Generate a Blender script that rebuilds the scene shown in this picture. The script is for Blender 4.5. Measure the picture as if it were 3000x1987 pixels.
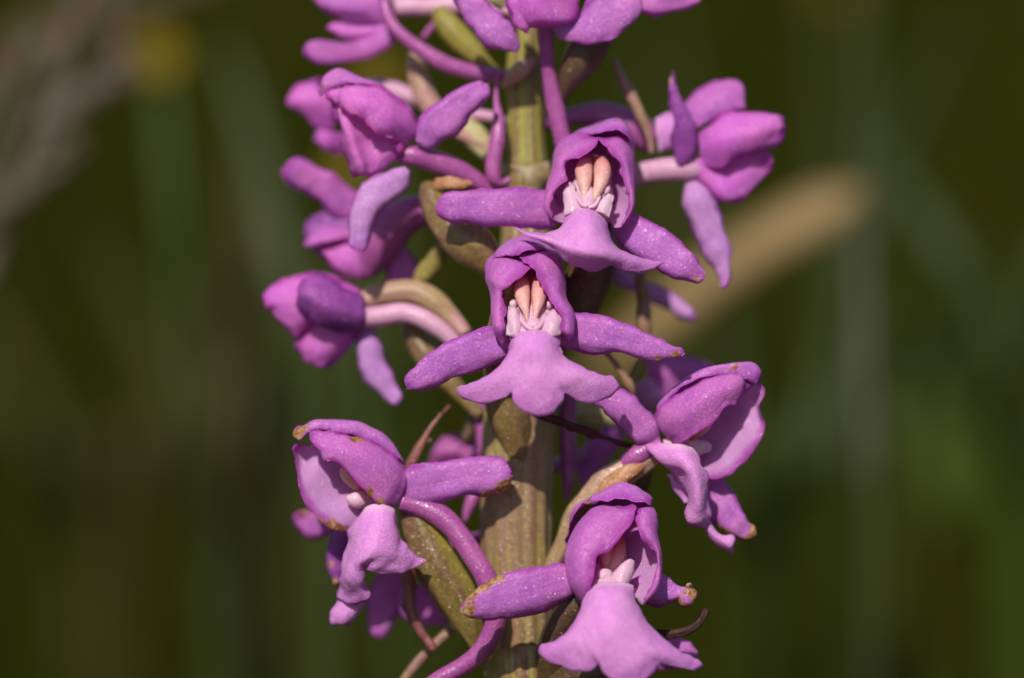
import bpy, math, random
import numpy as np

# ------------------------------------------------------------------ clear
for o in list(bpy.data.objects):
    bpy.data.objects.remove(o)
scene = bpy.context.scene
COL = scene.collection
scene.unit_settings.system = 'METRIC'
scene.unit_settings.scale_length = 0.01          # one unit = one centimetre

# ------------------------------------------------------------------ camera
D = 30.0          # cm from lens to the flower spike
S = 750.0         # photograph pixels per cm at that distance
TILT = math.radians(7.0)
TARGET = np.array([0.0, 0.0, 30.0])
FWD = np.array([0.0, math.cos(TILT), -math.sin(TILT)])
UP = np.array([0.0, math.sin(TILT), math.cos(TILT)])
RIGHT = np.array([1.0, 0.0, 0.0])
CAM = TARGET - FWD * D
cam_data = bpy.data.cameras.new("camera")
cam = bpy.data.objects.new("camera", cam_data)
COL.objects.link(cam)
cam.location = CAM
cam.rotation_euler = (math.pi / 2 - TILT, 0, 0)
cam_data.sensor_width = 36
cam_data.lens = 36 * D / (3000 / S)
cam_data.clip_start = 0.1
cam_data.clip_end = 60000
cam_data.dof.use_dof = True
cam_data.dof.focus_distance = D - 325 / S
cam_data.dof.aperture_fstop = (cam_data.lens * 1e-3) / 1.5
scene.camera = cam

# ------------------------------------------------------------------ light
SUN = RIGHT * -0.20 + UP * 0.62 - FWD * 0.74; SUN /= np.linalg.norm(SUN)
world = bpy.data.worlds.new("World")
scene.world = world
world.use_nodes = True
wn = world.node_tree
wn.nodes.clear()
wo = wn.nodes.new('ShaderNodeOutputWorld')
bg = wn.nodes.new('ShaderNodeBackground')
sky = wn.nodes.new('ShaderNodeTexSky')
sky.sky_type = 'NISHITA'
sky.sun_disc = False
sky.sun_elevation = math.asin(SUN[2])
sky.sun_rotation = math.atan2(SUN[0], SUN[1])
bg.inputs[1].default_value = 0.06
wn.links.new(sky.outputs[0], bg.inputs[0])
wn.links.new(bg.outputs[0], wo.inputs[0])
sl = bpy.data.lights.new("sun", 'SUN')
sl.energy = 3.5
sl.angle = math.radians(0.5)
sl.color = (1.0, 0.95, 0.87)
sun = bpy.data.objects.new("sun", sl)
COL.objects.link(sun)
sun.location = (-20, -40, 90)
z = SUN
x = np.cross([0, 0, 1], z); x /= np.linalg.norm(x)
y = np.cross(z, x)
import mathutils
sun.rotation_euler = mathutils.Matrix(np.array([x, y, z]).T.tolist()).to_euler()
vs = scene.view_settings
vs.view_transform = 'Standard'
vs.look = 'None'
vs.exposure = 0.2
vs.gamma = 1.0
vs.use_curve_mapping = False
scene.render.engine = 'CYCLES'
scene.cycles.max_bounces = 6
scene.cycles.diffuse_bounces = 4
scene.cycles.glossy_bounces = 2
scene.cycles.transmission_bounces = 3
scene.render.resolution_x = 1024
scene.render.resolution_y = 678

# ------------------------------------------------------------------ places
FRAMES = {0: (0, 0, 1.0), 1: (1100, 650, 2.368), 2: (1200, 320, 2.631), 3: (800, 0, 2.8),
          4: (1300, 0, 2.1527), 5: (740, 440, 1.96), 6: (800, 1200, 1.9925), 7: (1300, 1350, 2.461),
          8: (1650, 1000, 2.412), 9: (1750, 180, 2.178), 10: (1150, 1130, 2.96), 11: (1700, 760, 3.92),
          12: (830, 1450, 2.92), 13: (1700, 1650, 4.653), 14: (1180, 100, 3.408)}


def W(p, fr=0):
    """a point measured on the plant (x, y across the spike, d towards the lens) -> cm"""
    ox, oy, s = FRAMES[fr]
    px, py, d = ox + p[0] / s, oy + p[1] / s, p[2]
    t = D - d / S
    return CAM + FWD * t + RIGHT * ((px - 1500) / S * t / D) - UP * ((py - 993.5) / S * t / D)


def LEN(r, fr=0):
    return r / FRAMES[fr][2] / S


# ------------------------------------------------------------------ geometry helpers
rng = np.random.RandomState(7)
_NK = rng.normal(size=(14, 3))
_NP = rng.uniform(0, 6.28, 14)


def noise(p, wavelength, seed=0):
    """smooth noise, about -1..1, for an array of points"""
    q = p / wavelength * 2.2
    out = np.zeros(p.shape[:-1])
    for k in range(14):
        out += np.sin(q @ np.roll(_NK[k], seed) + _NP[k] + seed * 1.7)
    return out / 4.0


def catmull(P, n):
    P = np.asarray(P, float)
    m = len(P)
    if m == 1:
        return np.repeat(P, n, 0)
    if m == 2:
        t = np.linspace(0, 1, n)[:, None]
        return P[0] * (1 - t) + P[1] * t
    Q = np.concatenate([[2 * P[0] - P[1]], P, [2 * P[-1] - P[-2]]])
    t = np.linspace(0, m - 1, n)
    i = np.minimum(t.astype(int), m - 2)
    f = (t - i).reshape((-1,) + (1,) * (P.ndim - 1))
    a, b, c, d = Q[i], Q[i + 1], Q[i + 2], Q[i + 3]
    return 0.5 * (2 * b + (c - a) * f + (2 * a - 5 * b + 4 * c - d) * f ** 2 + (3 * b - a - 3 * c + d) * f ** 3)


class MB:
    """collects shells and tubes that become ONE mesh"""
    def __init__(self):
        self.v, self.f, self.a, self.n = [], [], [], 0

    def add(self, v, f, a):
        self.v.append(v); self.a.append(a)
        self.f.append(np.asarray(f) + self.n)
        self.n += len(v)
        return self

    def shell(self, G, thick, inner=None, pale=0.0, wither=(), jag=0.0, wave=0.0, seed=0, ruf=0.0):
        nv, nu = G.shape[:2]
        G = G.copy()
        if jag:
            for sl_, nb in ((np.s_[:, 0], np.s_[:, 1]), (np.s_[:, -1], np.s_[:, -2]), (np.s_[-1, :], np.s_[-2, :])):
                e = G[sl_] - G[nb]
                e /= np.linalg.norm(e, axis=-1, keepdims=True) + 1e-9
                G[sl_] += e * ((noise(G[sl_], 0.028, seed) * 0.9 + noise(G[sl_], 0.07, seed + 3)) * jag)[..., None]
        du = np.gradient(G, axis=1); dv = np.gradient(G, axis=0)
        N = np.cross(du, dv)
        L = np.linalg.norm(N, axis=-1, keepdims=True)
        N = N / (L + 1e-12)
        if wave:
            G = G + N * (noise(G, 0.11, seed) * wave + noise(G, 0.05, seed + 5) * wave * .35)[..., None]
        U, V = np.meshgrid(np.linspace(0, 1, nu), np.linspace(0, 1, nv))
        if ruf:
            e_ = np.clip((np.maximum(np.abs(U - .5) * 2, V * 1.0) - .45) / .55, 0, 1) ** 2
            G = G + N * (e_ * (noise(G, .085, seed + 9) + .5 * noise(G, .035, seed + 11)) * ruf)[..., None]
        ed = np.minimum(np.minimum(U, 1 - U) * 5, np.minimum((1 - V) * 6, V * 8 + .6))
        th = thick * (0.16 + 0.44 * np.clip(ed, 0, 1))
        sg = 1.0
        if inner is not None:
            sg = 1.0 if (N * (inner - G)).sum() > 0 else -1.0
        A = G + N * th[..., None] * .5 * sg          # inner face first
        B = G - N * th[..., None] * .5 * sg
        wt = np.zeros((nv, nu))
        for c, r in wither:
            dd = np.linalg.norm(G - c, axis=-1)
            dd = dd + noise(G, 0.05, 2) * r * .35 + noise(G, 0.02, 4) * r * .15
            wt = np.maximum(wt, np.clip(1.15 * (1 - dd / (r * 1.25)), 0, 1))
        wt = wt * (.45 + .55 * np.clip(np.maximum(np.abs(U - .5) * 2 - .55, V * 2 - 1.55) / .3, 0, 1))
        idx = np.arange(nv * nu).reshape(nv, nu)
        a, b, c, d = idx[:-1, :-1].ravel(), idx[:-1, 1:].ravel(), idx[1:, 1:].ravel(), idx[1:, :-1].ravel()
        q1 = np.stack([a, b, c, d], 1)
        off = nv * nu
        q2 = np.stack([d, c, b, a], 1) + off
        ring = np.concatenate([idx[0, :-1], idx[:-1, -1], idx[-1, :0:-1], idx[:0:-1, 0]])
        nx = np.roll(ring, -1)
        q3 = np.stack([ring, ring + off, nx + off, nx], 1)
        if sg < 0:
            q1, q2, q3 = q1[:, ::-1], q2[:, ::-1], q3[:, ::-1]
        att = np.stack([U.ravel(), V.ravel(), wt.ravel(), np.full(off, pale)], 1)
        att2 = att.copy(); att2[:, 3] = 0
        return self.add(np.concatenate([A.reshape(-1, 3), B.reshape(-1, 3)]),
                        np.concatenate([q1, q2, q3]), np.concatenate([att, att2]))

    def rows(self, rows, fr, thick=11, nu=26, nv=36, inner=None, pale=0.0, wither=(), jag=2.2, wave=2.5, seed=0, ruf=7.0):
        R = np.stack([catmull([W(p, fr) for p in r], nu) for r in rows])
        G = catmull(R, nv)
        if inner is not None:
            inner = W(inner, fr)
        wt = [(W(w[:3], fr), LEN(w[3], fr)) for w in wither]
        return self.shell(G, thick / S, inner, pale, wt, jag / S, wave / S, seed, ruf / S)

    def strap(self, sp, fr, roll=.45, thick=12, rev=.5, nu=16, nv=40, tip=0.22, base=0.10, face=None, twist=0.0,
              wither=(), jag=2.0, wave=4.0, keel=0.03, seed=0, pale=0.0, ruf=5.0):
        C = catmull([W(p[:3], fr) for p in sp], nv)
        w = np.clip(catmull([[LEN(p[3], fr)] for p in sp], nv)[:, 0], 0.002, None)
        v = np.linspace(0, 1, nv)
        if tip:
            k = np.clip((v - (1 - tip)) / tip, 0, 1); w = w * np.sqrt(np.clip(1 - k ** 2.6, 0.004, 1))
        if base:
            k = np.clip((base - v) / base, 0, 1); w = w * np.sqrt(np.clip(1 - .8 * k ** 2, 0.01, 1))
        T = np.gradient(C, axis=0); T /= np.linalg.norm(T, axis=1, keepdims=True) + 1e-12
        n0 = -FWD if face is None else RIGHT * face[0] + UP * face[1] - FWD * face[2]
        n0 = n0 / np.linalg.norm(n0)
        N = n0 - T * (T @ n0)[:, None]
        N /= np.linalg.norm(N, axis=1, keepdims=True) + 1e-12
        B = np.cross(T, N)
        if twist:
            a = v * twist
            N, B = N * np.cos(a)[:, None] + B * np.sin(a)[:, None], B * np.cos(a)[:, None] - N * np.sin(a)[:, None]
        u = np.linspace(-1, 1, nu)
        ang = u * max(roll, 1e-3) / 2
        sx = np.sin(ang) / np.sin(max(roll, 1e-3) / 2) if roll < math.pi else np.sin(ang)
        sz = (np.cos(ang) - 1) / np.sin(min(max(roll, 1e-3), math.pi) / 2)
        sz = sz - keel * np.exp(-(u / .12) ** 2) + .008 * np.cos(u * 9.5)
        low = -np.sign((B @ UP).mean() + 1e-6) * u           # the lower margin turns under
        sz = sz - rev * np.clip(low - .35, 0, 1) ** 2 * 1.6 - rev * .35 * np.clip(-low - .6, 0, 1) ** 2
        G = C[:, None] + B[:, None] * (w[:, None] * sx)[..., None] + N[:, None] * (w[:, None] * sz)[..., None]
        wt = [(W(q[:3], fr), LEN(q[3], fr)) for q in wither]
        return self.shell(G, thick / S, None, pale, wt, jag / S, wave / S, seed, ruf / S)

    def tube(self, sp, fr=0, ns=20, nv=40, ribs=0, amp=0.0, twist=0.0, flat=1.0, wave=2.0, seed=0, world=False, wither=()):
        if world:
            C = catmull([p[:3] for p in sp], nv); r = catmull([[p[3]] for p in sp], nv)[:, 0]
        else:
            C = catmull([W(p[:3], fr) for p in sp], nv); r = catmull([[LEN(p[3], fr)] for p in sp], nv)[:, 0]
        r = np.clip(r, 0.001, None)
        T = np.gradient(C, axis=0); T /= np.linalg.norm(T, axis=1, keepdims=True) + 1e-12
        N = -FWD - T * (T @ -FWD)[:, None]
        N /= np.linalg.norm(N, axis=1, keepdims=True) + 1e-12
        B = np.cross(T, N)
        th = np.linspace(0, 2 * math.pi, ns, endpoint=False)
        v = np.linspace(0, 1, nv)
        rad = r[:, None] * (1 + amp * np.cos(ribs * th[None] + twist * v[:, None]) * np.ones((nv, 1)))
        G = C[:, None] + N[:, None] * (rad * np.cos(th) * flat)[..., None] + B[:, None] * (rad * np.sin(th))[..., None]
        if wave:
            dirn = G - C[:, None]
            dirn /= np.linalg.norm(dirn, axis=-1, keepdims=True) + 1e-9
            G = G + dirn * (noise(G, 0.13, seed) * wave / S)[..., None]
        idx = np.arange(nv * ns).reshape(nv, ns)
        nx = np.roll(idx, -1, 1)
        q = np.stack([idx[:-1].ravel(), nx[:-1].ravel(), nx[1:].ravel(), idx[1:].ravel()], 1)
        V = np.concatenate([G.reshape(-1, 3), C[:1], C[-1:]])
        c0 = nv * ns; c1 = c0 + 1
        t0 = np.stack([nx[0], idx[0], np.full(ns, c0), np.full(ns, c0)], 1)
        t1 = np.stack([idx[-1], nx[-1], np.full(ns, c1), np.full(ns, c1)], 1)
        U_, V_ = np.meshgrid(th / (2 * math.pi), v)
        wt = np.zeros(nv * ns + 2)
        for q_ in wither:
            dd = np.linalg.norm(V - W(q_[:3], fr), axis=-1)
            wt = np.maximum(wt, np.clip(1.6 * (1 - dd / LEN(q_[3], fr)), 0, 1))
        att = np.zeros((nv * ns + 2, 4))
        att[:-2, 0] = U_.ravel(); att[:-2, 1] = V_.ravel(); att[-1, 1] = 1; att[:, 2] = wt
        return self.add(V, np.concatenate([q, t0, t1]), att)

    def build(self, name, mat, parent=None):
        v = np.concatenate(self.v); a = np.concatenate(self.a)
        f = np.concatenate(self.f)
        base = v.mean(0)
        me = bpy.data.meshes.new(name)
        faces = [tuple(q) if q[2] != q[3] else tuple(q[:3]) for q in f.tolist()]
        me.from_pydata((v - base).tolist(), [], faces)
        for i, nm in enumerate(('pu', 'pv', 'wither', 'pale')):
            at = me.attributes.new(nm, 'FLOAT', 'POINT')
            at.data.foreach_set('value', a[:, i].astype(np.float32))
        me.polygons.foreach_set('use_smooth', [True] * len(me.polygons))
        me.materials.append(mat)
        o = bpy.data.objects.new(name, me)
        COL.objects.link(o)
        put(o, base, parent)
        return o


POS = {}


def put(o, pos, parent):
    pos = np.asarray(pos, float)
    POS[o.name] = pos
    if parent is None:
        o.location = pos
    else:
        o.parent = parent
        o.location = pos - POS[parent.name]


def empty(name, pos, parent=None):
    o = bpy.data.objects.new(name, None)
    o.empty_display_size = 0.2
    COL.objects.link(o)
    put(o, pos, parent)
    return o


def tag(o, label=None, category=None, group=None, kind=None):
    if label: o['label'] = label
    if category: o['category'] = category
    if group: o['group'] = group
    if kind: o['kind'] = kind
    return o


# ------------------------------------------------------------------ materials
class NT:
    def __init__(self, name):
        self.m = bpy.data.materials.new(name)
        self.m.use_nodes = True
        self.t = self.m.node_tree
        self.t.nodes.clear()
        self.out = self.t.nodes.new('ShaderNodeOutputMaterial')

    def n(self, kind, **kw):
        nd = self.t.nodes.new('ShaderNode' + kind)
        for k, v in kw.items():
            setattr(nd, k, v)
        return nd

    def l(self, a, b):
        self.t.links.new(a, b)

    def val(self, sock, v):
        if hasattr(v, 'is_output') or isinstance(v, bpy.types.NodeSocket):
            self.l(v, sock)
        else:
            sock.default_value = v

    def mix(self, f, a, b):
        nd = self.n('Mix', data_type='RGBA')
        self.val(nd.inputs[0], f)
        self.val(nd.inputs[6], a if isinstance(a, bpy.types.NodeSocket) else tuple(a) + (1,))
        self.val(nd.inputs[7], b if isinstance(b, bpy.types.NodeSocket) else tuple(b) + (1,))
        return nd.outputs[2]

    def ramp(self, f, lo, hi, a=0.0, b=1.0):
        nd = self.n('MapRange', clamp=True)
        nd.interpolation_type = 'SMOOTHSTEP'
        self.val(nd.inputs[0], f)
        nd.inputs[1].default_value = lo; nd.inputs[2].default_value = hi
        nd.inputs[3].default_value = a; nd.inputs[4].default_value = b
        return nd.outputs[0]

    def math(self, op, a, b=0.0):
        nd = self.n('Math', operation=op)
        self.val(nd.inputs[0], a); self.val(nd.inputs[1], b)
        return nd.outputs[0]

    def attr(self, name):
        return self.n('Attribute', attribute_name=name).outputs['Fac']

    def pos(self):
        return self.n('NewGeometry').outputs['Position']

    def noise(self, vec, scale, detail=3, rough=.55):
        nd = self.n('TexNoise')
        self.l(vec, nd.inputs['Vector'])
        nd.inputs['Scale'].default_value = scale
        nd.inputs['Detail'].default_value = detail
        nd.inputs['Roughness'].default_value = rough
        return nd.outputs['Fac']

    def glitter(self, p, vo, amount, weight, rough):
        """small shining cells, each turned its own way"""
        vg = self.n('TexVoronoi'); vg.inputs['Scale'].default_value = 230; self.l(self.pos(), vg.inputs['Vector'])
        a = self.n('VectorMath', operation='SUBTRACT'); self.l(vg.outputs['Color'], a.inputs[0]); a.inputs[1].default_value = (.5, .5, .5)
        b = self.n('VectorMath', operation='SCALE'); self.l(a.outputs[0], b.inputs[0]); b.inputs['Scale'].default_value = amount
        c = self.n('VectorMath', operation='ADD'); self.l(b.outputs[0], c.inputs[0]); self.l(self.n('NewGeometry').outputs['Normal'], c.inputs[1])
        d = self.n('VectorMath', operation='NORMALIZE'); self.l(c.outputs[0], d.inputs[0])
        p.inputs['Coat Weight'].default_value = weight
        p.inputs['Coat Roughness'].default_value = rough
        self.l(d.outputs[0], p.inputs['Coat Normal'])

    def streak(self, fu, fv, detail=3):
        c = self.n('CombineXYZ')
        self.l(self.math('MULTIPLY', self.attr('pu'), fu), c.inputs[0])
        self.l(self.math('MULTIPLY', self.attr('pv'), fv), c.inputs[1])
        return self.noise(c.outputs[0], 1.0, detail)


def petal_mat(name, c1, c2, edge, pale, grad=None, edge_amt=.8, sss=0.6, glit=0.22, trans=0.16, sat=(.92, .14, .58), rough=.5, vein=0.16, sscale=.02, coat=.32, bump=.3, gr=(.05, .55),
              brown=((.30, .11, .03), (.50, .30, .14))):
    t = NT(name)
    pos = t.pos()
    n1 = t.noise(pos, 5.5, 2)
    n2 = t.noise(pos, 26, 2)
    n3 = t.noise(pos, 75, 2)
    col = t.mix(t.ramp(t.math('ADD', t.math('MULTIPLY', n1, .65), t.math('MULTIPLY', n2, .35)), .36, .64), c1, c2)
    st = t.streak(15, 1.6, 2)
    col = t.mix(t.math('MULTIPLY', t.ramp(st, .45, .66), vein), col, edge)
    col = t.mix(t.ramp(n3, .48, .70, 0, .42), col, tuple(min(.95, c * 1.25 + .06) for c in c2))
    # fine cells, their lighter centres paint in sparkle
    vo = t.n('TexVoronoi'); vo.inputs['Scale'].default_value = 105; t.l(pos, vo.inputs['Vector'])
    cell = t.ramp(vo.outputs['Distance'], .1, .75)
    col = t.mix(t.math('MULTIPLY', cell, .3), col, edge)
    # margin pigment, widened to paint in the shade of rolled-under rims
    u = t.attr('pu')
    e = t.math('ABSOLUTE', t.math('SUBTRACT', u, .5))
    e2 = t.math('MAXIMUM', e, t.math('SUBTRACT', t.attr('pv'), .5))
    nj = t.math('ADD', e2, t.math('MULTIPLY', t.math('SUBTRACT', n2, .5), .10))
    pa = t.attr('pale')
    col = t.mix(t.math('MULTIPLY', pa, t.ramp(nj, .52, .34)), col, pale)
    col = t.mix(t.math('MULTIPLY', t.ramp(nj, .34, .49), edge_amt), col, edge)
    if grad:
        col = t.mix(t.ramp(t.attr('pv'), gr[0], gr[1], 1, 0), col, grad)
    wi = t.attr('wither')
    bn = t.noise(pos, 34, 2, .7)
    col = t.mix(t.ramp(t.math('ADD', wi, t.math('MULTIPLY', t.math('SUBTRACT', bn, .5), t.ramp(wi, 0, .12, 0, 1.5))), .42, .58), col, t.mix(t.ramp(t.noise(pos, 60, 2), .38, .62), brown[0], brown[1]))
    p = t.n('BsdfPrincipled')
    t.l(col, p.inputs['Base Color'])
    t.val(p.inputs['Roughness'], t.ramp(t.noise(pos, 70, 2), .35, .65, rough - .18, rough + .18))
    p.inputs['Specular IOR Level'].default_value = glit
    p.inputs['Subsurface Weight'].default_value = sss
    p.inputs['Subsurface Radius'].default_value = (1.0, .55, .85)
    p.inputs['Subsurface Scale'].default_value = sscale
    t.glitter(p, vo, 1.5, coat, .27)
    # relief: papillae, crumple
    b1 = t.n('Bump'); b1.inputs['Strength'].default_value = bump; b1.inputs['Distance'].default_value = .004
    t.l(t.math('SUBTRACT', 1.0, vo.outputs['Distance']), b1.inputs['Height'])
    b2 = t.n('Bump'); b2.inputs['Strength'].default_value = .15; b2.inputs['Distance'].default_value = .010
    t.l(t.math('ADD', t.noise(pos, 12, 2), t.math('MULTIPLY', st, .7)), b2.inputs['Height'])
    t.l(b2.outputs[0], b1.inputs['Normal'])
    t.l(b1.outputs[0], p.inputs['Normal'])
    if not trans:
        t.l(p.outputs[0], t.out.inputs[0])
        return t.m
    tr = t.n('BsdfTranslucent')
    t.l(t.mix(.55, col, sat), tr.inputs[0])
    mx = t.n('MixShader'); mx.inputs[0].default_value = trans
    t.l(p.outputs[0], mx.inputs[1]); t.l(tr.outputs[0], mx.inputs[2])
    t.l(mx.outputs[0], t.out.inputs[0])
    return t.m


def green_mat(name, c1, c2, c3, fu=10, fv=2.5, rough=.42, spec=.5, cells=70, n_scale=3.0, sss=.1, bump=.25, cell_amt=.3, coat=.3, speck=.3, grad=None):
    """ovaries, stem, bracts: streaks along the length, blotches, fine cells"""
    c1, c2, c3 = (tuple(q * .87 for q in c) for c in (c1, c2, c3))
    t = NT(name)
    pos = t.pos()
    st = t.streak(fu, fv, 4)
    n1 = t.noise(pos, n_scale, 4)
    col = t.mix(t.ramp(st, .40, .62), c1, c2)
    col = t.mix(t.ramp(n1, .42, .64), col, c3)
    if grad:
        col = t.mix(t.ramp(t.attr('pv'), .52, .8, 0, .7), col, t.mix(t.ramp(st, .42, .6), (.20, .11, .05), grad))
    n2 = t.noise(pos, 45, 3, .7)
    col = t.mix(t.ramp(n2, .4, .75, 0, speck), col, tuple(min(1, c * 1.9) for c in c2))
    vo = t.n('TexVoronoi'); vo.inputs['Scale'].default_value = cells; t.l(pos, vo.inputs['Vector'])
    col = t.mix(t.ramp(vo.outputs['Distance'], .1, .8, 0, cell_amt), col, tuple(c * .5 for c in c1))
    wi = t.attr('wither')
    col = t.mix(t.ramp(wi, .15, .75), col, (.50, .38, .20))
    p = t.n('BsdfPrincipled')
    t.l(col, p.inputs['Base Color'])
    t.val(p.inputs['Roughness'], t.ramp(n2, .3, .7, rough - .14, rough + .16))
    p.inputs['Specular IOR Level'].default_value = spec
    p.inputs['Subsurface Weight'].default_value = sss
    p.inputs['Subsurface Radius'].default_value = (1, .6, .6)
    p.inputs['Subsurface Scale'].default_value = .03
    t.glitter(p, vo, 1.5, coat, .27)
    b1 = t.n('Bump'); b1.inputs['Strength'].default_value = bump; b1.inputs['Distance'].default_value = .004
    t.l(t.math('SUBTRACT', 1.0, vo.outputs['Distance']), b1.inputs['Height'])
    b2 = t.n('Bump'); b2.inputs['Strength'].default_value = .25; b2.inputs['Distance'].default_value = .01
    t.l(t.math('ADD', st, n1), b2.inputs['Height'])
    t.l(b2.outputs[0], b1.inputs['Normal'])
    t.l(b1.outputs[0], p.inputs['Normal'])
    t.l(p.outputs[0], t.out.inputs[0])
    return t.m


def plain_mat(name, c1, c2, scale=8, rough=.6, trans=.2, spec=.3):
    c1, c2 = (tuple(q * .87 for q in c) for c in (c1, c2))
    t = NT(name)
    pos = t.pos()
    col = t.mix(t.ramp(t.noise(pos, scale, 3), .35, .65), c1, c2)
    p = t.n('BsdfPrincipled')
    t.l(col, p.inputs['Base Color'])
    p.inputs['Roughness'].default_value = rough
    p.inputs['Specular IOR Level'].default_value = spec
    tr = t.n('BsdfTranslucent'); t.l(col, tr.inputs[0])
    mx = t.n('MixShader'); mx.inputs[0].default_value = trans
    t.l(p.outputs[0], mx.inputs[1]); t.l(tr.outputs[0], mx.inputs[2])
    t.l(mx.outputs[0], t.out.inputs[0])
    return t.m


M = {}
M['sepal'] = petal_mat('sepal_purple', (.50, .175, .58), (.62, .22, .57), (.38, .05, .40), (.62, .38, .68))
M['petal'] = petal_mat('petal_purple', (.62, .22, .70), (.78, .28, .70), (.46, .05, .44), (.72, .42, .74), trans=.38)
M['lip'] = petal_mat('lip_pink', (.76, .31, .74), (.88, .39, .78), (.58, .17, .58), (.80, .5, .8), edge_amt=.6, vein=.14,
                     glit=.2, sss=.6, rough=.6, coat=.2, trans=.2, bump=.4, grad=(.86, .50, .76), gr=(.01, .13))
M['magenta'] = petal_mat('petal_magenta', (.78, .23, .84), (.88, .30, .78), (.60, .05, .46), (.75, .5, .8), trans=.36)
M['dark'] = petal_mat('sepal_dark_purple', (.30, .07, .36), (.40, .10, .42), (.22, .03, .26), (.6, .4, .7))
M['lilac'] = petal_mat('sepal_lilac', (.54, .27, .63), (.62, .34, .63), (.42, .08, .46), (.75, .55, .8))
M['spur'] = petal_mat('spur_mauve', (.42, .09, .35), (.52, .14, .40), (.34, .06, .28), (.5, .3, .5), edge_amt=0, vein=.25, rough=.34, glit=.6, coat=.2)
M['spur_pale'] = petal_mat('spur_pale_pink', (.74, .40, .58), (.80, .48, .62), (.60, .26, .42), (.5, .3, .5), edge_amt=0, vein=.3, rough=.4, glit=.4)
M['column'] = petal_mat('column_white', (.86, .50, .68), (.92, .64, .76), (.80, .40, .60), (.8, .6, .7), edge_amt=.1, vein=.05, sss=.6, sscale=.015, trans=.25, sat=(.9, .5, .7), rough=.4, glit=.4, coat=.2)
M['anther'] = petal_mat('anther_peach', (.84, .47, .44), (.90, .58, .51), (.68, .24, .24), (.8, .6, .5), grad=(.66, .22, .21), gr=(.05, .75), edge_amt=.0, vein=.1, glit=.3, sat=(.9, .4, .3), rough=.5, coat=.4)  # reddish top of its own, gradient also paints shading onto the sacs
M['connective'] = petal_mat('connective_red', (.62, .16, .10), (.70, .22, .14), (.5, .1, .1), (.8, .6, .5), edge_amt=.0, vein=.1, glit=.3)
M['throat'] = plain_mat('throat_shade', (.02, .01, .01), (.03, .01, .02), 8, .8, 0, .1)
M['stem'] = green_mat('stem_olive', (.26, .10, .08), (.37, .35, .05), (.33, .19, .12), 30, 1.4, .38, .5, 80, 1.3, .15, .25, .2, speck=.25, grad=(.34, .36, .04))
M['ovary'] = green_mat('ovary_olive_brown', (.20, .09, .06), (.33, .28, .045), (.24, .14, .06), 4, 1.2, .34, .55, 95, 2.2, .12, .3, .3, coat=.35)
M['ovary_pink'] = green_mat('ovary_pinkish', (.44, .24, .18), (.46, .34, .14), (.58, .28, .30), 5, 1.2, .4, .5, 95, 2.6, .2, .2, .2)
M['ovary_dark'] = green_mat('ovary_dark_brown', (.10, .045, .03), (.16, .11, .03), (.12, .055, .04), 5, 1.2, .4, .5, 95, 2.2, .1, .25, .3)
M['ovary_cream'] = green_mat('ovary_cream', (.55, .47, .22), (.62, .56, .30), (.50, .42, .2), 6, 1.2, .5, .4, 95, 2.2, .1, .2, .15)
M['ovary_yellow'] = green_mat('ovary_yellow_olive', (.28, .22, .04), (.36, .31, .05), (.24, .16, .06), 6, 1.2, .45, .4, 95, 2.2, .1, .2, .2)
M['scar'] = green_mat('bract_scar_pale', (.36, .27, .17), (.52, .44, .32), (.28, .20, .08), 9, 4, .5, .4, 80, 7, .1, .4, .2)
M['bract'] = green_mat('bract_red_brown', (.22, .05, .06), (.32, .13, .06), (.28, .08, .10), 5, 3, .45, .5, 90, 6, .1, .3, .3)
M['bract_tan'] = green_mat('bract_tan', (.30, .15, .11), (.36, .22, .09), (.34, .15, .17), 5, 2, .5, .4, 90, 6, .1, .3, .2)
M['bract_black'] = green_mat('bract_withered_dark', (.030, .009, .007), (.075, .028, .018), (.045, .014, .012), 14, 4, .6, .25, 60, 6, 0, .7, .2, coat=.08)
M['maroon'] = green_mat('bract_maroon', (.045, .008, .010), (.075, .016, .012), (.055, .01, .012), 5, 3, .5, .3, 90, 6, 0, .3, .1, coat=.1)
M['orange'] = green_mat('withered_orange', (.42, .16, .06), (.62, .34, .18), (.50, .22, .10), 6, 2, .5, .4, 50, 7, .1, .6, .2)

# ------------------------------------------------------------------ ground and meadow
def ground_mat():
    t = NT('meadow_soil_and_moss')
    pos = t.pos()
    a = t.noise(pos, .12, 5); b = t.noise(pos, 1.6, 4)
    col = t.mix(t.ramp(a, .35, .65), (.022, .030, .008), (.050, .046, .014))
    col = t.mix(t.ramp(b, .45, .7, 0, .7), col, (.03, .05, .008))
    p = t.n('BsdfPrincipled'); t.l(col, p.inputs['Base Color']); p.inputs['Roughness'].default_value = .9
    bm_ = t.n('Bump'); bm_.inputs['Distance'].default_value = .6; t.l(b, bm_.inputs['Height']); t.l(bm_.outputs[0], p.inputs['Normal'])
    t.l(p.outputs[0], t.out.inputs[0])
    return t.m


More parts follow.
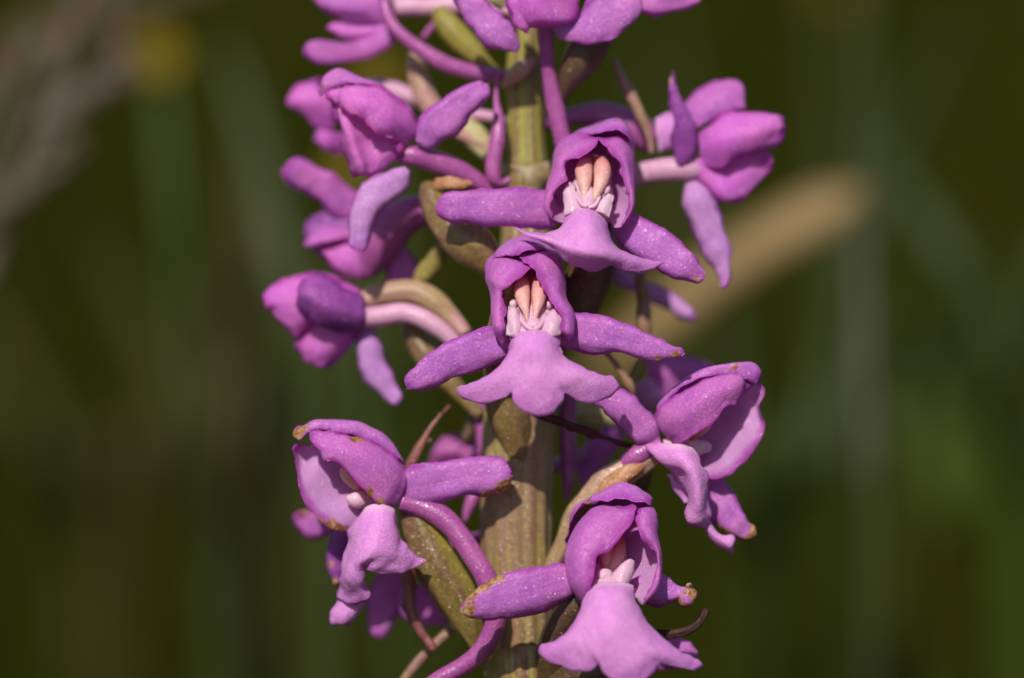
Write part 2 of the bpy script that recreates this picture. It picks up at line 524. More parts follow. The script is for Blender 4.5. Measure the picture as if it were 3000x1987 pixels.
def build_ground():
    n = 60
    s = np.sign(np.linspace(-1, 1, n)) * np.abs(np.linspace(-1, 1, n)) ** 3 * 30000
    X, Y = np.meshgrid(s, s)
    r = np.hypot(X, Y)
    Zg = noise(np.stack([X, Y, 0 * X], -1), 90, 1) * np.clip(r / 60, 0, 1) * 1.2
    Zg = np.where(r > 4000, -5.0, Zg)
    v = np.stack([X, Y, Zg], -1).reshape(-1, 3)
    idx = np.arange(n * n).reshape(n, n)
    f = np.stack([idx[:-1, :-1].ravel(), idx[:-1, 1:].ravel(), idx[1:, 1:].ravel(), idx[1:, :-1].ravel()], 1)
    me = bpy.data.meshes.new('ground')
    me.from_pydata(v.tolist(), [], f.tolist())
    me.materials.append(ground_mat())
    o = bpy.data.objects.new('ground', me)
    COL.objects.link(o)
    tag(o, 'dark mossy meadow soil under the grass', 'ground', kind='structure')


def grass_mat():
    t = NT('meadow_grass')
    at = t.n('Attribute', attribute_name='tint')
    p = t.n('BsdfPrincipled'); t.l(at.outputs['Color'], p.inputs['Base Color'])
    p.inputs['Roughness'].default_value = .7; p.inputs['Specular IOR Level'].default_value = .05
    tr = t.n('BsdfTranslucent'); t.l(at.outputs['Color'], tr.inputs[0])
    mx = t.n('MixShader'); mx.inputs[0].default_value = .2
    t.l(p.outputs[0], mx.inputs[1]); t.l(tr.outputs[0], mx.inputs[2]); t.l(mx.outputs[0], t.out.inputs[0])
    return t.m


def blades(name, base, height, width, lean, tint, seg=4, seed=3):
    """many curved, slightly folded blades as one mesh"""
    n = len(base)
    rs = np.random.RandomState(seed)
    az = rs.uniform(0, 2 * math.pi, n)
    side_az = rs.uniform(0, math.pi, n)
    dirv = np.stack([np.cos(az), np.sin(az), 0 * az], -1)
    side = np.stack([np.cos(side_az), np.sin(side_az), 0 * az], -1)
    nrm = np.cross(side, [0, 0, 1])
    ts = np.linspace(0, 1, seg + 1)
    V = np.zeros((n, seg + 1, 3, 3))
    for i, t_ in enumerate(ts):
        c = base + dirv * (lean * t_ ** 2 * height)[:, None]
        c[:, 2] += height * (t_ - .25 * lean * t_ ** 2)
        w = (width * (1 - t_ ** 1.6) * .5 + width * .04)[:, None]
        V[:, i, 0] = c - side * w
        V[:, i, 1] = c + nrm * w * .5
        V[:, i, 2] = c + side * w
    idx = np.arange(n * (seg + 1) * 3).reshape(n, seg + 1, 3)
    fs = []
    for k in (0, 1):
        fs.append(np.stack([idx[:, :-1, k].ravel(), idx[:, :-1, k + 1].ravel(), idx[:, 1:, k + 1].ravel(), idx[:, 1:, k].ravel()], 1))
    f = np.concatenate(fs)
    me = bpy.data.meshes.new(name)
    me.vertices.add(n * (seg + 1) * 3)
    me.vertices.foreach_set('co', V.ravel().astype(np.float32))
    me.loops.add(len(f) * 4)
    me.loops.foreach_set('vertex_index', f.ravel().astype(np.int32))
    me.polygons.add(len(f))
    me.polygons.foreach_set('loop_start', np.arange(0, len(f) * 4, 4).astype(np.int32))
    me.polygons.foreach_set('loop_total', np.full(len(f), 4, np.int32))
    me.update(calc_edges=True)
    ca = me.color_attributes.new('tint', 'FLOAT_COLOR', 'POINT')
    cols = np.ones((n, (seg + 1) * 3, 4)); cols[..., :3] = tint[:, None]
    ca.data.foreach_set('color', cols.ravel().astype(np.float32))
    me.polygons.foreach_set('use_smooth', [True] * len(f))
    o = bpy.data.objects.new(name, me)
    COL.objects.link(o)
    me.materials.append(GRASS)
    return o


GRASS = grass_mat()
PAL = np.array([(.040, .053, .002), (.052, .064, .002), (.032, .045, .002), (.070, .066, .004), (.076, .058, .009), (.042, .060, .005)])


def meadow():
    rs = np.random.RandomState(11)
    # standing grass behind the orchid
    n = 26000
    yb = 16 + 520 * rs.uniform(0, 1, n) ** 1.5
    xb = rs.uniform(-1, 1, n) * (28 + yb * .5)
    h = rs.uniform(14, 36, n) * np.where(yb < 40, .9, 1.0)
    w = rs.uniform(.18, .5, n)
    patch = noise(np.stack([xb, yb, 0 * xb], -1), 22, 2)
    ci = np.clip((patch * 1.2 + rs.normal(0, 1.3, n) + 2.2), 0, 5.49).astype(int)
    tint = PAL[ci] * .84 * rs.uniform(.6, 1.3, (n, 1))
    b = np.stack([xb, yb, np.full(n, -.4)], -1)
    tag(blades('meadow_grass', b, h, w, rs.uniform(.05, .8, n), tint, seed=5),
        'dense dark green meadow grass, far out of focus behind the orchid', 'grass', kind='stuff')
    # short turf round the foot of the plant, below the picture
    n = 9000
    xb = rs.uniform(-70, 70, n); yb = rs.uniform(-75, 20, n)
    h = rs.uniform(4, 13, n)
    tint = PAL[rs.randint(0, 4, n)] * rs.uniform(.7, 1.3, (n, 1))
    b = np.stack([xb, yb, np.full(n, -.3)], -1)
    tag(blades('turf_grass', b, h, rs.uniform(.15, .4, n), rs.uniform(.1, .9, n), tint, seed=9),
        'short green turf around the foot of the orchid', 'grass', kind='stuff')


build_ground()
meadow()


def far_blade(label, pts, w, c1, c2, name='reed', roll=.9, tip=.25, bulge=None, category='grass', group='single grasses standing behind the orchid'):
    """one blade standing behind the spike: pts = (x, y, cm behind), lowest first; its foot is in the ground"""
    P_ = [W((p[0], p[1], -p[2] * S)) for p in pts]
    foot = P_[0] + (P_[0] - P_[1]) * .6
    foot = np.array([foot[0], foot[1], -.4])
    mid = (foot + P_[0]) * .5; mid[2] = P_[0][2] * .5
    C = catmull([foot, mid] + P_, 60)
    v = np.linspace(0, 1, 60)
    ww = w * .5 * np.clip(1 - np.clip((v - (1 - tip)) / tip, 0, 1) ** 2, .03, 1)
    if bulge:
        ww = ww * (1 + bulge[2] * np.exp(-((v - bulge[0]) / bulge[1]) ** 2))
    T = np.gradient(C, axis=0); T /= np.linalg.norm(T, axis=1, keepdims=True)
    N = -FWD - T * (T @ -FWD)[:, None]; N /= np.linalg.norm(N, axis=1, keepdims=True)
    B = np.cross(T, N)
    u = np.linspace(-1, 1, 7)
    G = C[:, None] + B[:, None] * (ww[:, None] * u)[..., None] - N[:, None] * (ww[:, None] * (u ** 2) * roll * .6)[..., None]
    o = MB().shell(G, .02).build(name, plain_mat('grass_' + label.split()[0], c1, c2, 1.2, .5, .25))
    tag(o, label, category, group)
    return o


def leafy_stalk(label):
    """dead grass stalk with one drooping tan leaf"""
    st = [(2550, 2100, 4.6), (2540, 1400, 4.6), (2532, 1000, 4.6), (2526, 560, 4.6), (2530, 200, 4.6), (2532, -150, 4.6)]
    P_ = [W((p[0], p[1], -p[2] * S)) for p in st]
    root = empty('reed', np.array([P_[0][0], P_[0][1], 0]))
    C = [np.array([P_[0][0], P_[0][1], -.4]), np.array([P_[0][0], P_[0][1], 14.])] + P_
    r = [.016, .014, .008, .007, .030, .006, .004, .003]
    MB().tube([tuple(c) + (q,) for c, q in zip(C, r)], ns=8, nv=70, wave=0, world=True).build('stalk', plain_mat('reed_stalk', (.16, .15, .09), (.20, .20, .14), 1.2, .5, .2), root)
    lf = [W((p[0], p[1], -p[2] * S)) for p in [(2526, 560, 4.6), (2440, 590, 4.6), (2250, 690, 4.6), (2020, 850, 4.6), (1830, 1010, 4.6), (1700, 1130, 4.6)]]
    Cc = catmull(lf, 40)
    v = np.linspace(0, 1, 40)
    ww = .125 * np.clip(.25 + 3 * v, 0, 1) * np.clip(1.02 - np.clip((v - .6) / .4, 0, 1) ** 2, .03, 1)
    T = np.gradient(Cc, axis=0); T /= np.linalg.norm(T, axis=1, keepdims=True)
    N = -FWD + UP * .5; N = N - T * (T @ N)[:, None]; N /= np.linalg.norm(N, axis=1, keepdims=True)
    u = np.linspace(-1, 1, 7)
    G = Cc[:, None] + np.cross(T, N)[:, None] * (ww[:, None] * u)[..., None] - N[:, None] * (ww[:, None] * (u ** 2) * .4)[..., None]
    MB().shell(G, .02).build('leaf', plain_mat('reed_tan_leaf', (.26, .165, .055), (.35, .23, .09), 1.2, .5, .2), root)
    tag(root, label, 'grass', 'single grasses standing behind the orchid')


leafy_stalk('thin pale grass stalk with a drooping tan leaf right of the spike')
far_blade('grey green grass blade leaning left of the spike', [(960, 1700, 5.5), (900, 1200, 5.5), (830, 800, 5.5), (740, 400, 5.8), (640, 100, 6)], .16,
          (.060, .080, .016), (.078, .095, .025))
far_blade('olive grass blade behind the lower left flower', [(760, 1900, 7), (560, 1350, 7), (420, 1000, 7), (250, 650, 7)], .16,
          (.055, .062, .008), (.07, .075, .014))
far_blade('bright green grass blade at the right of the meadow', [(3000, 2000, 7), (2800, 1500, 7), (2700, 1100, 7.5), (2640, 800, 7.5)], .24,
          (.055, .085, .003), (.07, .10, .006))
far_blade('dull green grass blade crossing behind the pale stalk', [(3200, 1500, 6), (2950, 1050, 6), (2750, 700, 6), (2500, 350, 6.5)], .16,
          (.045, .066, .016), (.058, .076, .02))
far_blade('brown dry grass blade arching across the upper left', [(-500, 700, 7), (-200, 350, 7), (100, 130, 7), (400, 0, 7), (800, -150, 7)], .2,
          (.10, .064, .018), (.13, .08, .025))


rs_ = np.random.RandomState(21)
for k in range(16):
    x0 = rs_.uniform(-250, 1000) if k % 2 else rs_.uniform(2150, 3250)
    ln = rs_.uniform(-420, 420)
    dz = rs_.uniform(5, 13)
    top = rs_.uniform(-200, 900)
    c_ = [(.044, .056, .002), (.056, .045, .006), (.032, .046, .002), (.060, .062, .012)][k % 4]
    tint_ = ('olive', 'brownish', 'dark green', 'pale olive')[k % 4]
    far_blade('blurred %s blade of grass leaning %s behind the %s side of the spike' % (tint_, 'left' if ln < 0 else 'right', 'left' if k % 2 else 'right'), [(x0, 2100, dz), (x0 + ln * .4, 1400, dz), (x0 + ln, (1400 + top) / 2, dz + .5), (x0 + ln * 1.9, top, dz + 1)],
              rs_.uniform(.08, .2), c_, tuple(q * 1.3 for q in c_), group='dull grass blades in the blurred meadow')


def seed_head(label, a, b, behind, width, c1, c2):
    """a flowering grass head: a stalk with a spindle of small scales"""
    A, Bp = W((a[0], a[1], -behind * S)), W((b[0], b[1], -behind * S))
    ax = (Bp - A); L_ = np.linalg.norm(ax); ax /= L_
    root = empty('grass_seed_head', np.array([A[0] - ax[0] * 6, A[1], 0]))
    m = plain_mat('seed_head_' + label.split()[0], c1, c2, 5, .6, .3)
    st = MB().tube([tuple(np.array([A[0] - ax[0] * 6, A[1], -.3])) + (.05,), tuple(A - ax * 4 - np.array([0, 0, 8.])) + (.05,),
                    tuple(A) + (.04,), tuple(Bp) + (.015,)], ns=6, nv=30, wave=0, world=True)
    st.build('stalk', m, root)
    rs = np.random.RandomState(3)
    sp = MB()
    for k in range(44):
        t_ = (k + .5) / 44
        c = A + ax * L_ * t_
        r = width * math.sin(math.pi * (t_ * .9 + .07)) + .01
        e = rs.normal(size=3); e -= ax * (e @ ax); e /= np.linalg.norm(e)
        p1 = c + e * r * .9 + ax * .1
        sp.tube([tuple(c) + (.02,), tuple((c + p1) * .5 + e * .03) + (.032,), tuple(p1) + (.004,)], ns=5, nv=5, wave=0, world=True)
    tag(sp.build('spikelets', m, root), kind='stuff')
    tag(root, label, 'grass', 'flowering grasses behind the orchid')


seed_head('pinkish grey grass seed head slanting above a greyer one', (110, 370), (360, 200), 3.8, .05, (.21, .155, .12), (.26, .195, .155))
seed_head('greyer grass seed head below the pinkish one', (-120, 700), (190, 440), 3.8, .05, (.18, .145, .10), (.23, .19, .13))


def meadow_flower(label, px, py, behind, size, col):
    c = W((px, py, -behind * S))
    foot = np.array([c[0] + 1.5, c[1] + 1.0, 0.0])
    root = empty('yellow_meadow_flower', foot)
    g = plain_mat('flower_stalk', (.06, .10, .02), (.08, .12, .03), 4)
    MB().tube([tuple(foot - [0, 0, .3]) + (.04,), tuple((foot + c) * .5 + [.4, 0, 2]) + (.035,), tuple(c) + (.03,)], ns=7, nv=20, wave=0, world=True).build('stalk', g, root)
    pm = plain_mat('yellow_petal', col, tuple(x_ * .8 for x_ in col), 4, .5, .3)
    for k in range(5):
        a = k * 2 * math.pi / 5
        e = RIGHT * math.cos(a) + UP * math.sin(a)
        s_ = np.cross(FWD, e)
        rows = []
        for t_, w_ in ((.05, .12), (.35, .36), (.7, .42), (1.0, .14)):
            q = c + e * size * t_ - FWD * (.25 * size * math.sin(t_ * 2))
            rows.append([q - s_ * size * w_, q - FWD * .05 * size, q + s_ * size * w_])
        G = catmull(np.stack([catmull(r, 7) for r in rows]), 9)
        MB().shell(G, .02).build('petal', pm, root)
    MB().tube([tuple(c - FWD * .02) + (.02,), tuple(c - FWD * .08) + (size * .2,), tuple(c - FWD * .2) + (.01,)], ns=10, nv=6, wave=0, world=True).build('flower_centre', plain_mat('flower_centre', (.5, .3, .01), (.4, .22, .01), 8), root)
    tag(root, label, 'flower', 'yellow meadow flowers')


YEL = (.34, .23, .003)
meadow_flower('yellow meadow flower beside the pinkish grass seed head', 462, 165, 5.5, .12, YEL)
meadow_flower('yellow meadow flower behind the topmost left orchid flower', 1110, 235, 5.5, .11, YEL)
meadow_flower('yellow meadow flower behind the orchid flower with a raised sepal', 1010, 505, 4.5, .09, YEL)
meadow_flower('yellow meadow flower high above the pale grey stalk', 2450, -70, 12, .10, YEL)

# ------------------------------------------------------------------ the orchid
FOOT = np.array([0.35, -3.2, 0.0])
orchid = empty('orchid', FOOT)
tag(orchid, 'purple fragrant orchid with a loose spike of winged pink flowers', 'orchid')

# stem, down to the soil
sw = [tuple(W((a, b, c))) + (LEN(r),) for a, b, c, r in
      [(1550, -420, -130, 42), (1547, -100, -115, 47), (1541, 200, -95, 54), (1541, 330, -85, 53), (1543, 480, -70, 58), (1544, 530, -66, 64), (1541, 600, -58, 62),
       (1538, 800, -30, 80), (1525, 1100, 0, 97), (1515, 1400, 30, 104), (1515, 1650, 50, 101), (1522, 1987, 75, 98), (1532, 2400, 95, 98)]]
sw += [(FOOT[0] * .3, -.6, 22, .14), (FOOT[0] * .7, -1.9, 11, .17), (FOOT[0], -3.0, 2, .2), (FOOT[0], -3.2, -.6, .22)]
MB().tube(sw[::-1], ns=72, nv=240, ribs=13, amp=.03, twist=2.0, wave=2.5, world=True).build('stem', M['stem'], orchid)
for k, (az, L_, w_) in enumerate(((.4, 11, 1.1), (2.3, 13, 1.3), (3.9, 10, 1.0), (5.3, 12, 1.2))):
    e = np.array([math.cos(az), math.sin(az), 0]); s_ = np.array([-e[1], e[0], 0])
    rows = []
    for t_, ww in ((0, .25), (.25, .8), (.6, 1), (.85, .6), (1, .05)):
        c = FOOT + e * (.1 + L_ * .6 * t_) + np.array([0, 0, .3 + k * .5 + L_ * (.8 * t_ - .45 * t_ * t_)])
        rows.append([c - s_ * w_ * ww * .5 + [0, 0, .25 * ww], c, c + s_ * w_ * ww * .5 + [0, 0, .25 * ww]])
    MB().shell(catmull(np.stack([catmull(r, 9) for r in rows]), 24), .04).build('leaf', plain_mat('orchid_leaf', (.05, .10, .02), (.07, .12, .03), 2, .4, .15), orchid)


def flower(label, pos, fr):
    o = empty('flower', W(pos, fr), orchid)
    tag(o, label)
    return o


SEED = [0]
SHIFT = {}          # how far a whole flower stands out from the stem


def back(sp, dd):
    return [(p[0], p[1], p[2] + dd) + tuple(p[3:]) for p in sp]


def sd():
    SEED[0] += 1
    return SEED[0]


LEAN = {}           # how far a hood leans back: (slope, height in the frame above which it leans)


def lean(fl, fr, pts):
    if fl.name not in LEAN:
        return pts
    k, y0 = LEAN[fl.name]
    return [(p[0], p[1], p[2] + k * min(0, p[1] - y0) / FRAMES[fr][2]) + tuple(p[3:]) for p in pts]


def shift(fl, fr, sp):
    dz = SHIFT.get(fl.name, 0)
    if len(sp) and isinstance(sp[0], list):
        return [lean(fl, fr, back(r, dz)) for r in sp]
    return lean(fl, fr, back(sp, dz))


def strap(name, fl, fr, sp, mat='sepal', **kw):
    kw['wither'] = [w for w in shift(fl, fr, kw.get('wither', ())) if w[3] / FRAMES[fr][2] > 10]
    return MB().strap(shift(fl, fr, sp), fr, seed=sd(), **kw).build(name, M[mat], fl)


def rows(name, fl, fr, rw, mat='petal', close=None, **kw):
    if close is not None:          # a hood petal reaches round behind the column
        rw = [[(close, r[0][1] + 10, r[0][2] - 18)] + r for r in rw]
    kw['wither'] = [w for w in shift(fl, fr, kw.get('wither', ())) if w[3] / FRAMES[fr][2] > 10]
    return MB().rows(shift(fl, fr, rw), fr, seed=sd(), **kw).build(name, M[mat], fl)


def tube(name, fl, fr, sp, mat='spur', **kw):
    return MB().tube(shift(fl, fr, sp), fr, seed=sd(), **kw).build(name, M[mat], fl)




# ---- two-winged flower in the middle of the spike
A = flower('flower facing out from the middle of the spike, lip with three even rounded lobes', (1090, 760, 250), 1)
SHIFT[A.name] = 55
LEAN[A.name] = (.75, 800)
strap('lateral_sepal', A, 1, [(960, 800, 250, 85), (840, 850, 265, 124), (600, 925, 290, 122), (400, 1035, 300, 112), (290, 1100, 300, 88), (212, 1150, 292, 60)], tip=.16,
      wither=[(215, 1150, 290, 22)])
strap('lateral_sepal', A, 1, [(1240, 800, 250, 85), (1370, 765, 265, 132), (1650, 800, 290, 118), (1900, 872, 290, 84), (2050, 905, 285, 46), (2146, 902, 280, 26)], tip=.1,
      wither=[(2070, 925, 288, 45), (1960, 940, 290, 30)])
rows('lip', A, 1, [
    [(945, 770, 300), (1020, 745, 330), (1100, 735, 345), (1190, 745, 330), (1275, 770, 300)],
    [(935, 830, 330), (1020, 810, 370), (1100, 800, 385), (1190, 810, 370), (1280, 840, 330)],
    [(920, 900, 345), (1010, 890, 400), (1100, 885, 415), (1200, 890, 400), (1295, 900, 345)],
    [(850, 1010, 355), (960, 1000, 402), (1110, 1000, 418), (1240, 1000, 402), (1370, 970, 355)],
    [(740, 1092, 352), (880, 1090, 388), (1020, 1110, 414), (1130, 1130, 424), (1240, 1110, 414), (1400, 1080, 388), (1500, 1036, 352)],
    [(565, 1155, 326), (572, 1200, 326), (650, 1240, 333), (730, 1262, 345), (820, 1245, 360), (900, 1220, 385), (945, 1190, 398), (958, 1245, 410), (1000, 1300, 412),
     (1070, 1335, 412), (1150, 1347, 412), (1230, 1320, 408), (1290, 1270, 403), (1312, 1228, 402), (1322, 1192, 392), (1420, 1245, 370), (1510, 1258, 350), (1600, 1225, 335),
     (1670, 1180, 325), (1690, 1135, 320), (1650, 1075, 318)]], 'lip', nu=61, nv=50, thick=13, jag=3.4, wave=1.4, ruf=2.6)
IN_A = (1080, 600, 330)
rows('petal', A, 1, [
    [(910, 880, 272), (875, 872, 285), (890, 850, 300), (918, 830, 300)],
    [(960, 780, 250), (830, 770, 300), (850, 745, 345), (905, 740, 350)],
    [(980, 640, 230), (820, 640, 310), (830, 620, 365), (895, 600, 375)],
    [(990, 520, 220), (800, 500, 320), (840, 480, 390), (885, 490, 400)],
    [(1000, 430, 220), (782, 400, 320), (830, 400, 410), (935, 465, 425)],
    [(1010, 350, 220), (785, 300, 320), (880, 300, 420), (990, 405, 440)],
    [(1020, 280, 230), (830, 245, 320), (940, 262, 420), (1092, 335, 440)],
    [(1040, 250, 250), (930, 225, 320), (1000, 250, 395), (1075, 300, 415)]], inner=IN_A, close=1088, pale=.8, nu=34, nv=56, jag=4.5, wave=3.5, ruf=5.0)
rows('petal', A, 1, [
    [(1270, 840, 270), (1310, 835, 285), (1330, 820, 300), (1300, 800, 300)],
    [(1230, 780, 250), (1360, 790, 300), (1345, 760, 340), (1285, 760, 345)],
    [(1210, 650, 230), (1362, 650, 310), (1340, 640, 365), (1280, 670, 370)],
    [(1200, 540, 220), (1325, 540, 320), (1290, 530, 390), (1225, 560, 395)],
    [(1190, 440, 220), (1308, 430, 320), (1260, 420, 410), (1150, 440, 430)],
    [(1180, 350, 220), (1295, 330, 320), (1230, 320, 425), (1095, 345, 452)],
    [(1160, 280, 230), (1265, 230, 320), (1180, 230, 430), (1020, 275, 455)],
    [(1100, 240, 260), (1180, 180, 330), (1100, 190, 425), (1000, 240, 448)]], inner=IN_A, close=1088, pale=.8, nu=34, nv=56, jag=4.5, wave=3.5, ruf=5.0)
rows('dorsal_sepal', A, 1, [
    [(880, 500, 180), (900, 480, 170), (1080, 420, 150), (1260, 480, 170), (1290, 500, 180)],
    [(800, 330, 260), (860, 240, 240), (1060, 170, 220), (1220, 200, 240), (1280, 300, 260)],
    [(800, 275, 340), (890, 170, 345), (1035, 98, 335), (1170, 140, 345), (1266, 235, 340)],
    [(815, 250, 390), (915, 190, 425), (1025, 135, 440), (1130, 165, 440), (1235, 215, 400)],
    [(900, 240, 420), (960, 235, 445), (1015, 222, 465), (1070, 205, 460), (1130, 195, 440)]], 'sepal', nu=34, nv=36)
tube('column', A, 1, [(1083, 360, 250, 50), (1083, 440, 290, 100), (1088, 600, 300, 150), (1092, 720, 300, 165), (1095, 800, 315, 155), (1095, 850, 310, 60)], 'column', flat=.5)
for sx in (-1, 1):
    sp = [(24, 385, 322, 10), (50, 405, 346, 38), (61, 470, 368, 54), (54, 545, 372, 46), (36, 620, 368, 25), (25, 692, 360, 9)]
    tube('anther_sac', A, 1, [(1077 + sx * p[0] + p[1] * .012 - 5, p[1], p[2], p[3]) for p in sp], 'anther', wave=.6, nv=24)
    rows('stigma_lobe', A, 1, [[(1095 + sx * 70, 790, 335), (1095 + sx * 120, 800, 345), (1095 + sx * 175, 790, 335)],
                               [(1095 + sx * 60, 730, 345), (1095 + sx * 130, 720, 365), (1095 + sx * 185, 700, 350)],
                               [(1095 + sx * 80, 660, 350), (1095 + sx * 130, 650, 368), (1095 + sx * 178, 640, 355)],
                               [(1095 + sx * 110, 615, 348), (1095 + sx * 140, 600, 358), (1095 + sx * 165, 597, 350)]], 'column', thick=7, nu=14, nv=16, wave=4)
    tube('rostellum_fold', A, 1, [(1090 + sx * 88, 640, 345, 12), (1090 + sx * 70, 690, 360, 16), (1092 + sx * 40, 730, 366, 16), (1094, 752, 366, 14)], 'column', wave=.3, nv=14, ns=10)
    tube('staminode', A, 1, [(1082 + sx * 120, 600, 330, 20), (1082 + sx * 128, 570, 345, 27), (1082 + sx * 125, 545, 340, 16), (1082 + sx * 122, 535, 335, 5)], 'column', wave=.4, nv=12, ns=10)
strap('connective', A, 1, [(1077, 370, 330, 40), (1077, 430, 345, 45), (1078, 520, 345, 40), (1080, 600, 345, 20)], 'connective', roll=.8, wave=0)
tube('rostellum', A, 1, [(1082, 570, 345, 8), (1085, 610, 352, 20), (1090, 670, 350, 42), (1094, 725, 352, 48), (1095, 765, 345, 20)], 'column', wave=.4, nv=18, flat=.7)
tube('spur_entrance_shade', A, 1, [(1095, 728, 352, 3), (1095, 740, 362, 8), (1095, 752, 362, 7), (1095, 760, 352, 3)], 'throat', wave=0, nv=8, ns=10)  # black bead that paints in the shade inside the spur opening
SHIFT[A.name] = 0
LEAN.pop(A.name)
tube('ovary', A, 10, [(1000, -900, 300, 80), (960, -600, 250, 110), (930, -300, 190, 140), (960, 50, 135, 165), (995, 220, 120, 172), (1045, 400, 105, 160), (1090, 600, 95, 118), (1130, 760, 85, 62)], 'ovary', ribs=6, amp=.04, twist=2.5, ns=40)
strap('bract', A, 10, [(1230, 150, 190, 40), (1300, 258, 215, 42), (1450, 315, 232, 40), (1600, 370, 225, 36), (1800, 440, 205, 34), (2080, 522, 175, 26)], 'maroon', roll=2.4, tip=.1)

# ---- flower above it
B = flower('flower above the middle one, facing out, lip tilted to one side', (1415, 700, 220), 2)
SHIFT[B.name] = -30
LEAN[B.name] = (.75, 860)
strap('lateral_sepal', B, 2, [(1150, 800, 220, 120), (1040, 780, 240, 148), (800, 765, 280, 150), (500, 755, 300, 133), (330, 755, 300, 125), (205, 760, 290, 95)], tip=.18, wither=[(215, 770, 290, 25)])
strap('lateral_sepal', B, 2, [(1560, 850, 215, 90), (1720, 945, 245, 140), (1900, 1060, 270, 152), (2080, 1185, 280, 122), (2190, 1260, 275, 85), (2275, 1300, 270, 45)], tip=.14, wither=[(2215, 1320, 276, 40)])
rows('lip', B, 2, [
    [(1190, 840, 300), (1260, 790, 330), (1340, 765, 340), (1440, 800, 330), (1530, 880, 300)],
    [(1180, 880, 330), (1280, 830, 375), (1370, 820, 390), (1450, 860, 375), (1525, 910, 330)],
    [(1130, 930, 340), (1250, 930, 400), (1370, 940, 430), (1480, 960, 400), (1550, 980, 340)],
    [(1040, 960, 350), (1160, 1000, 415), (1330, 1040, 465), (1480, 1040, 440), (1605, 1055, 355)],
    [(920, 945, 360), (1080, 1010, 420), (1280, 1095, 475), (1440, 1125, 470), (1600, 1130, 420), (1720, 1125, 352)],
    [(805, 912, 360), (850, 945, 368), (930, 985, 385), (1030, 1028, 402), (1110, 1070, 412), (1160, 1120, 415), (1250, 1190, 415), (1340, 1232, 415), (1420, 1247, 412), (1500, 1230, 405),
     (1555, 1208, 400), (1600, 1228, 392), (1680, 1250, 378), (1760, 1257, 362), (1850, 1240, 348), (1915, 1212, 338), (1962, 1182, 332)]], 'lip', nu=55, nv=50, thick=13, jag=3.4, wave=1.4, ruf=2.6)
IN_B = (1420, 600, 320)
rows('petal', B, 2, [
    [(1195, 880, 255), (1120, 855, 275), (1100, 830, 290), (1115, 805, 295)],
    [(1200, 760, 230), (1060, 785, 290), (1055, 740, 330), (1095, 735, 335)],
    [(1210, 640, 215), (1060, 650, 300), (1075, 630, 360), (1135, 630, 365)],
    [(1220, 530, 205), (1090, 510, 310), (1130, 500, 390), (1200, 545, 395)],
    [(1240, 430, 205), (1110, 390, 310), (1160, 390, 405), (1208, 412, 420)],
    [(1260, 340, 210), (1155, 285, 310), (1220, 290, 415), (1310, 380, 435)],
    [(1290, 280, 220), (1235, 215, 320), (1310, 230, 420), (1425, 290, 445)],
    [(1330, 240, 260), (1330, 178, 330), (1400, 190, 420), (1472, 215, 450)]], inner=IN_B, close=1405, pale=.8, nu=34, nv=56, jag=4.5, wave=3.5, ruf=5.0)
rows('petal', B, 2, [
    [(1540, 865, 260), (1570, 905, 280), (1625, 905, 300), (1650, 860, 300)],
    [(1560, 760, 225), (1700, 805, 285), (1715, 770, 325), (1685, 770, 330)],
    [(1560, 650, 210), (1705, 670, 300), (1715, 650, 350), (1680, 655, 355)],
    [(1550, 540, 205), (1705, 550, 310), (1700, 530, 375), (1648, 550, 380)],
    [(1540, 430, 205), (1722, 430, 310), (1690, 400, 400), (1620, 420, 415)],
    [(1520, 350, 210), (1728, 330, 310), (1660, 310, 410), (1555, 375, 430)],
    [(1500, 290, 220), (1715, 260, 320), (1620, 240, 415), (1500, 300, 440)],
    [(1480, 250, 260), (1650, 200, 330), (1560, 200, 410), (1462, 228, 435)]], inner=IN_B, close=1405, pale=.85, nu=34, nv=56, jag=4.5, wave=3.5, ruf=5.0)
rows('dorsal_sepal', B, 2, [
    [(1180, 480, 170), (1250, 400, 150), (1430, 330, 130), (1620, 380, 150), (1710, 480, 170)],
    [(1150, 320, 250), (1260, 220, 230), (1460, 150, 210), (1650, 180, 230), (1722, 300, 250)],
    [(1230, 210, 330), (1350, 155, 330), (1540, 95, 325), (1650, 118, 330), (1722, 235, 330)],
    [(1330, 182, 390), (1430, 148, 415), (1560, 92, 425), (1645, 120, 420), (1725, 235, 395)],
    [(1400, 190, 420), (1480, 185, 450), (1570, 165, 450), (1640, 200, 445), (1712, 262, 410)]], 'sepal', nu=34, nv=36, wither=[(1600, 115, 425, 50)])
tube('column', B, 2, [(1418, 350, 245, 60), (1418, 440, 285, 110), (1405, 600, 295, 160), (1385, 720, 298, 175), (1372, 810, 312, 165), (1370, 860, 310, 60)], 'column', flat=.5)
for cx, sp in (((0), [(1400, 385, 315, 12), (1364, 405, 340, 48), (1344, 470, 362, 70), (1347, 550, 366, 58), (1350, 630, 360, 31), (1342, 702, 354, 10)]),
               ((1), [(1438, 385, 315, 12), (1470, 405, 340, 48), (1487, 470, 362, 68), (1477, 555, 366, 56), (1446, 640, 360, 31), (1422, 704, 354, 10)])):
    tube('anther_sac', B, 2, sp, 'anther', wave=.6, nv=24)
rows('stigma_lobe', B, 2, [[(1190, 820, 330), (1260, 800, 345), (1330, 770, 335)], [(1180, 720, 335), (1240, 700, 355), (1320, 740, 345)],
                           [(1185, 640, 335), (1225, 630, 355), (1280, 660, 350)], [(1210, 590, 335), (1235, 560, 345), (1262, 585, 340)]], 'column', thick=7, nu=14, nv=16, wave=4)
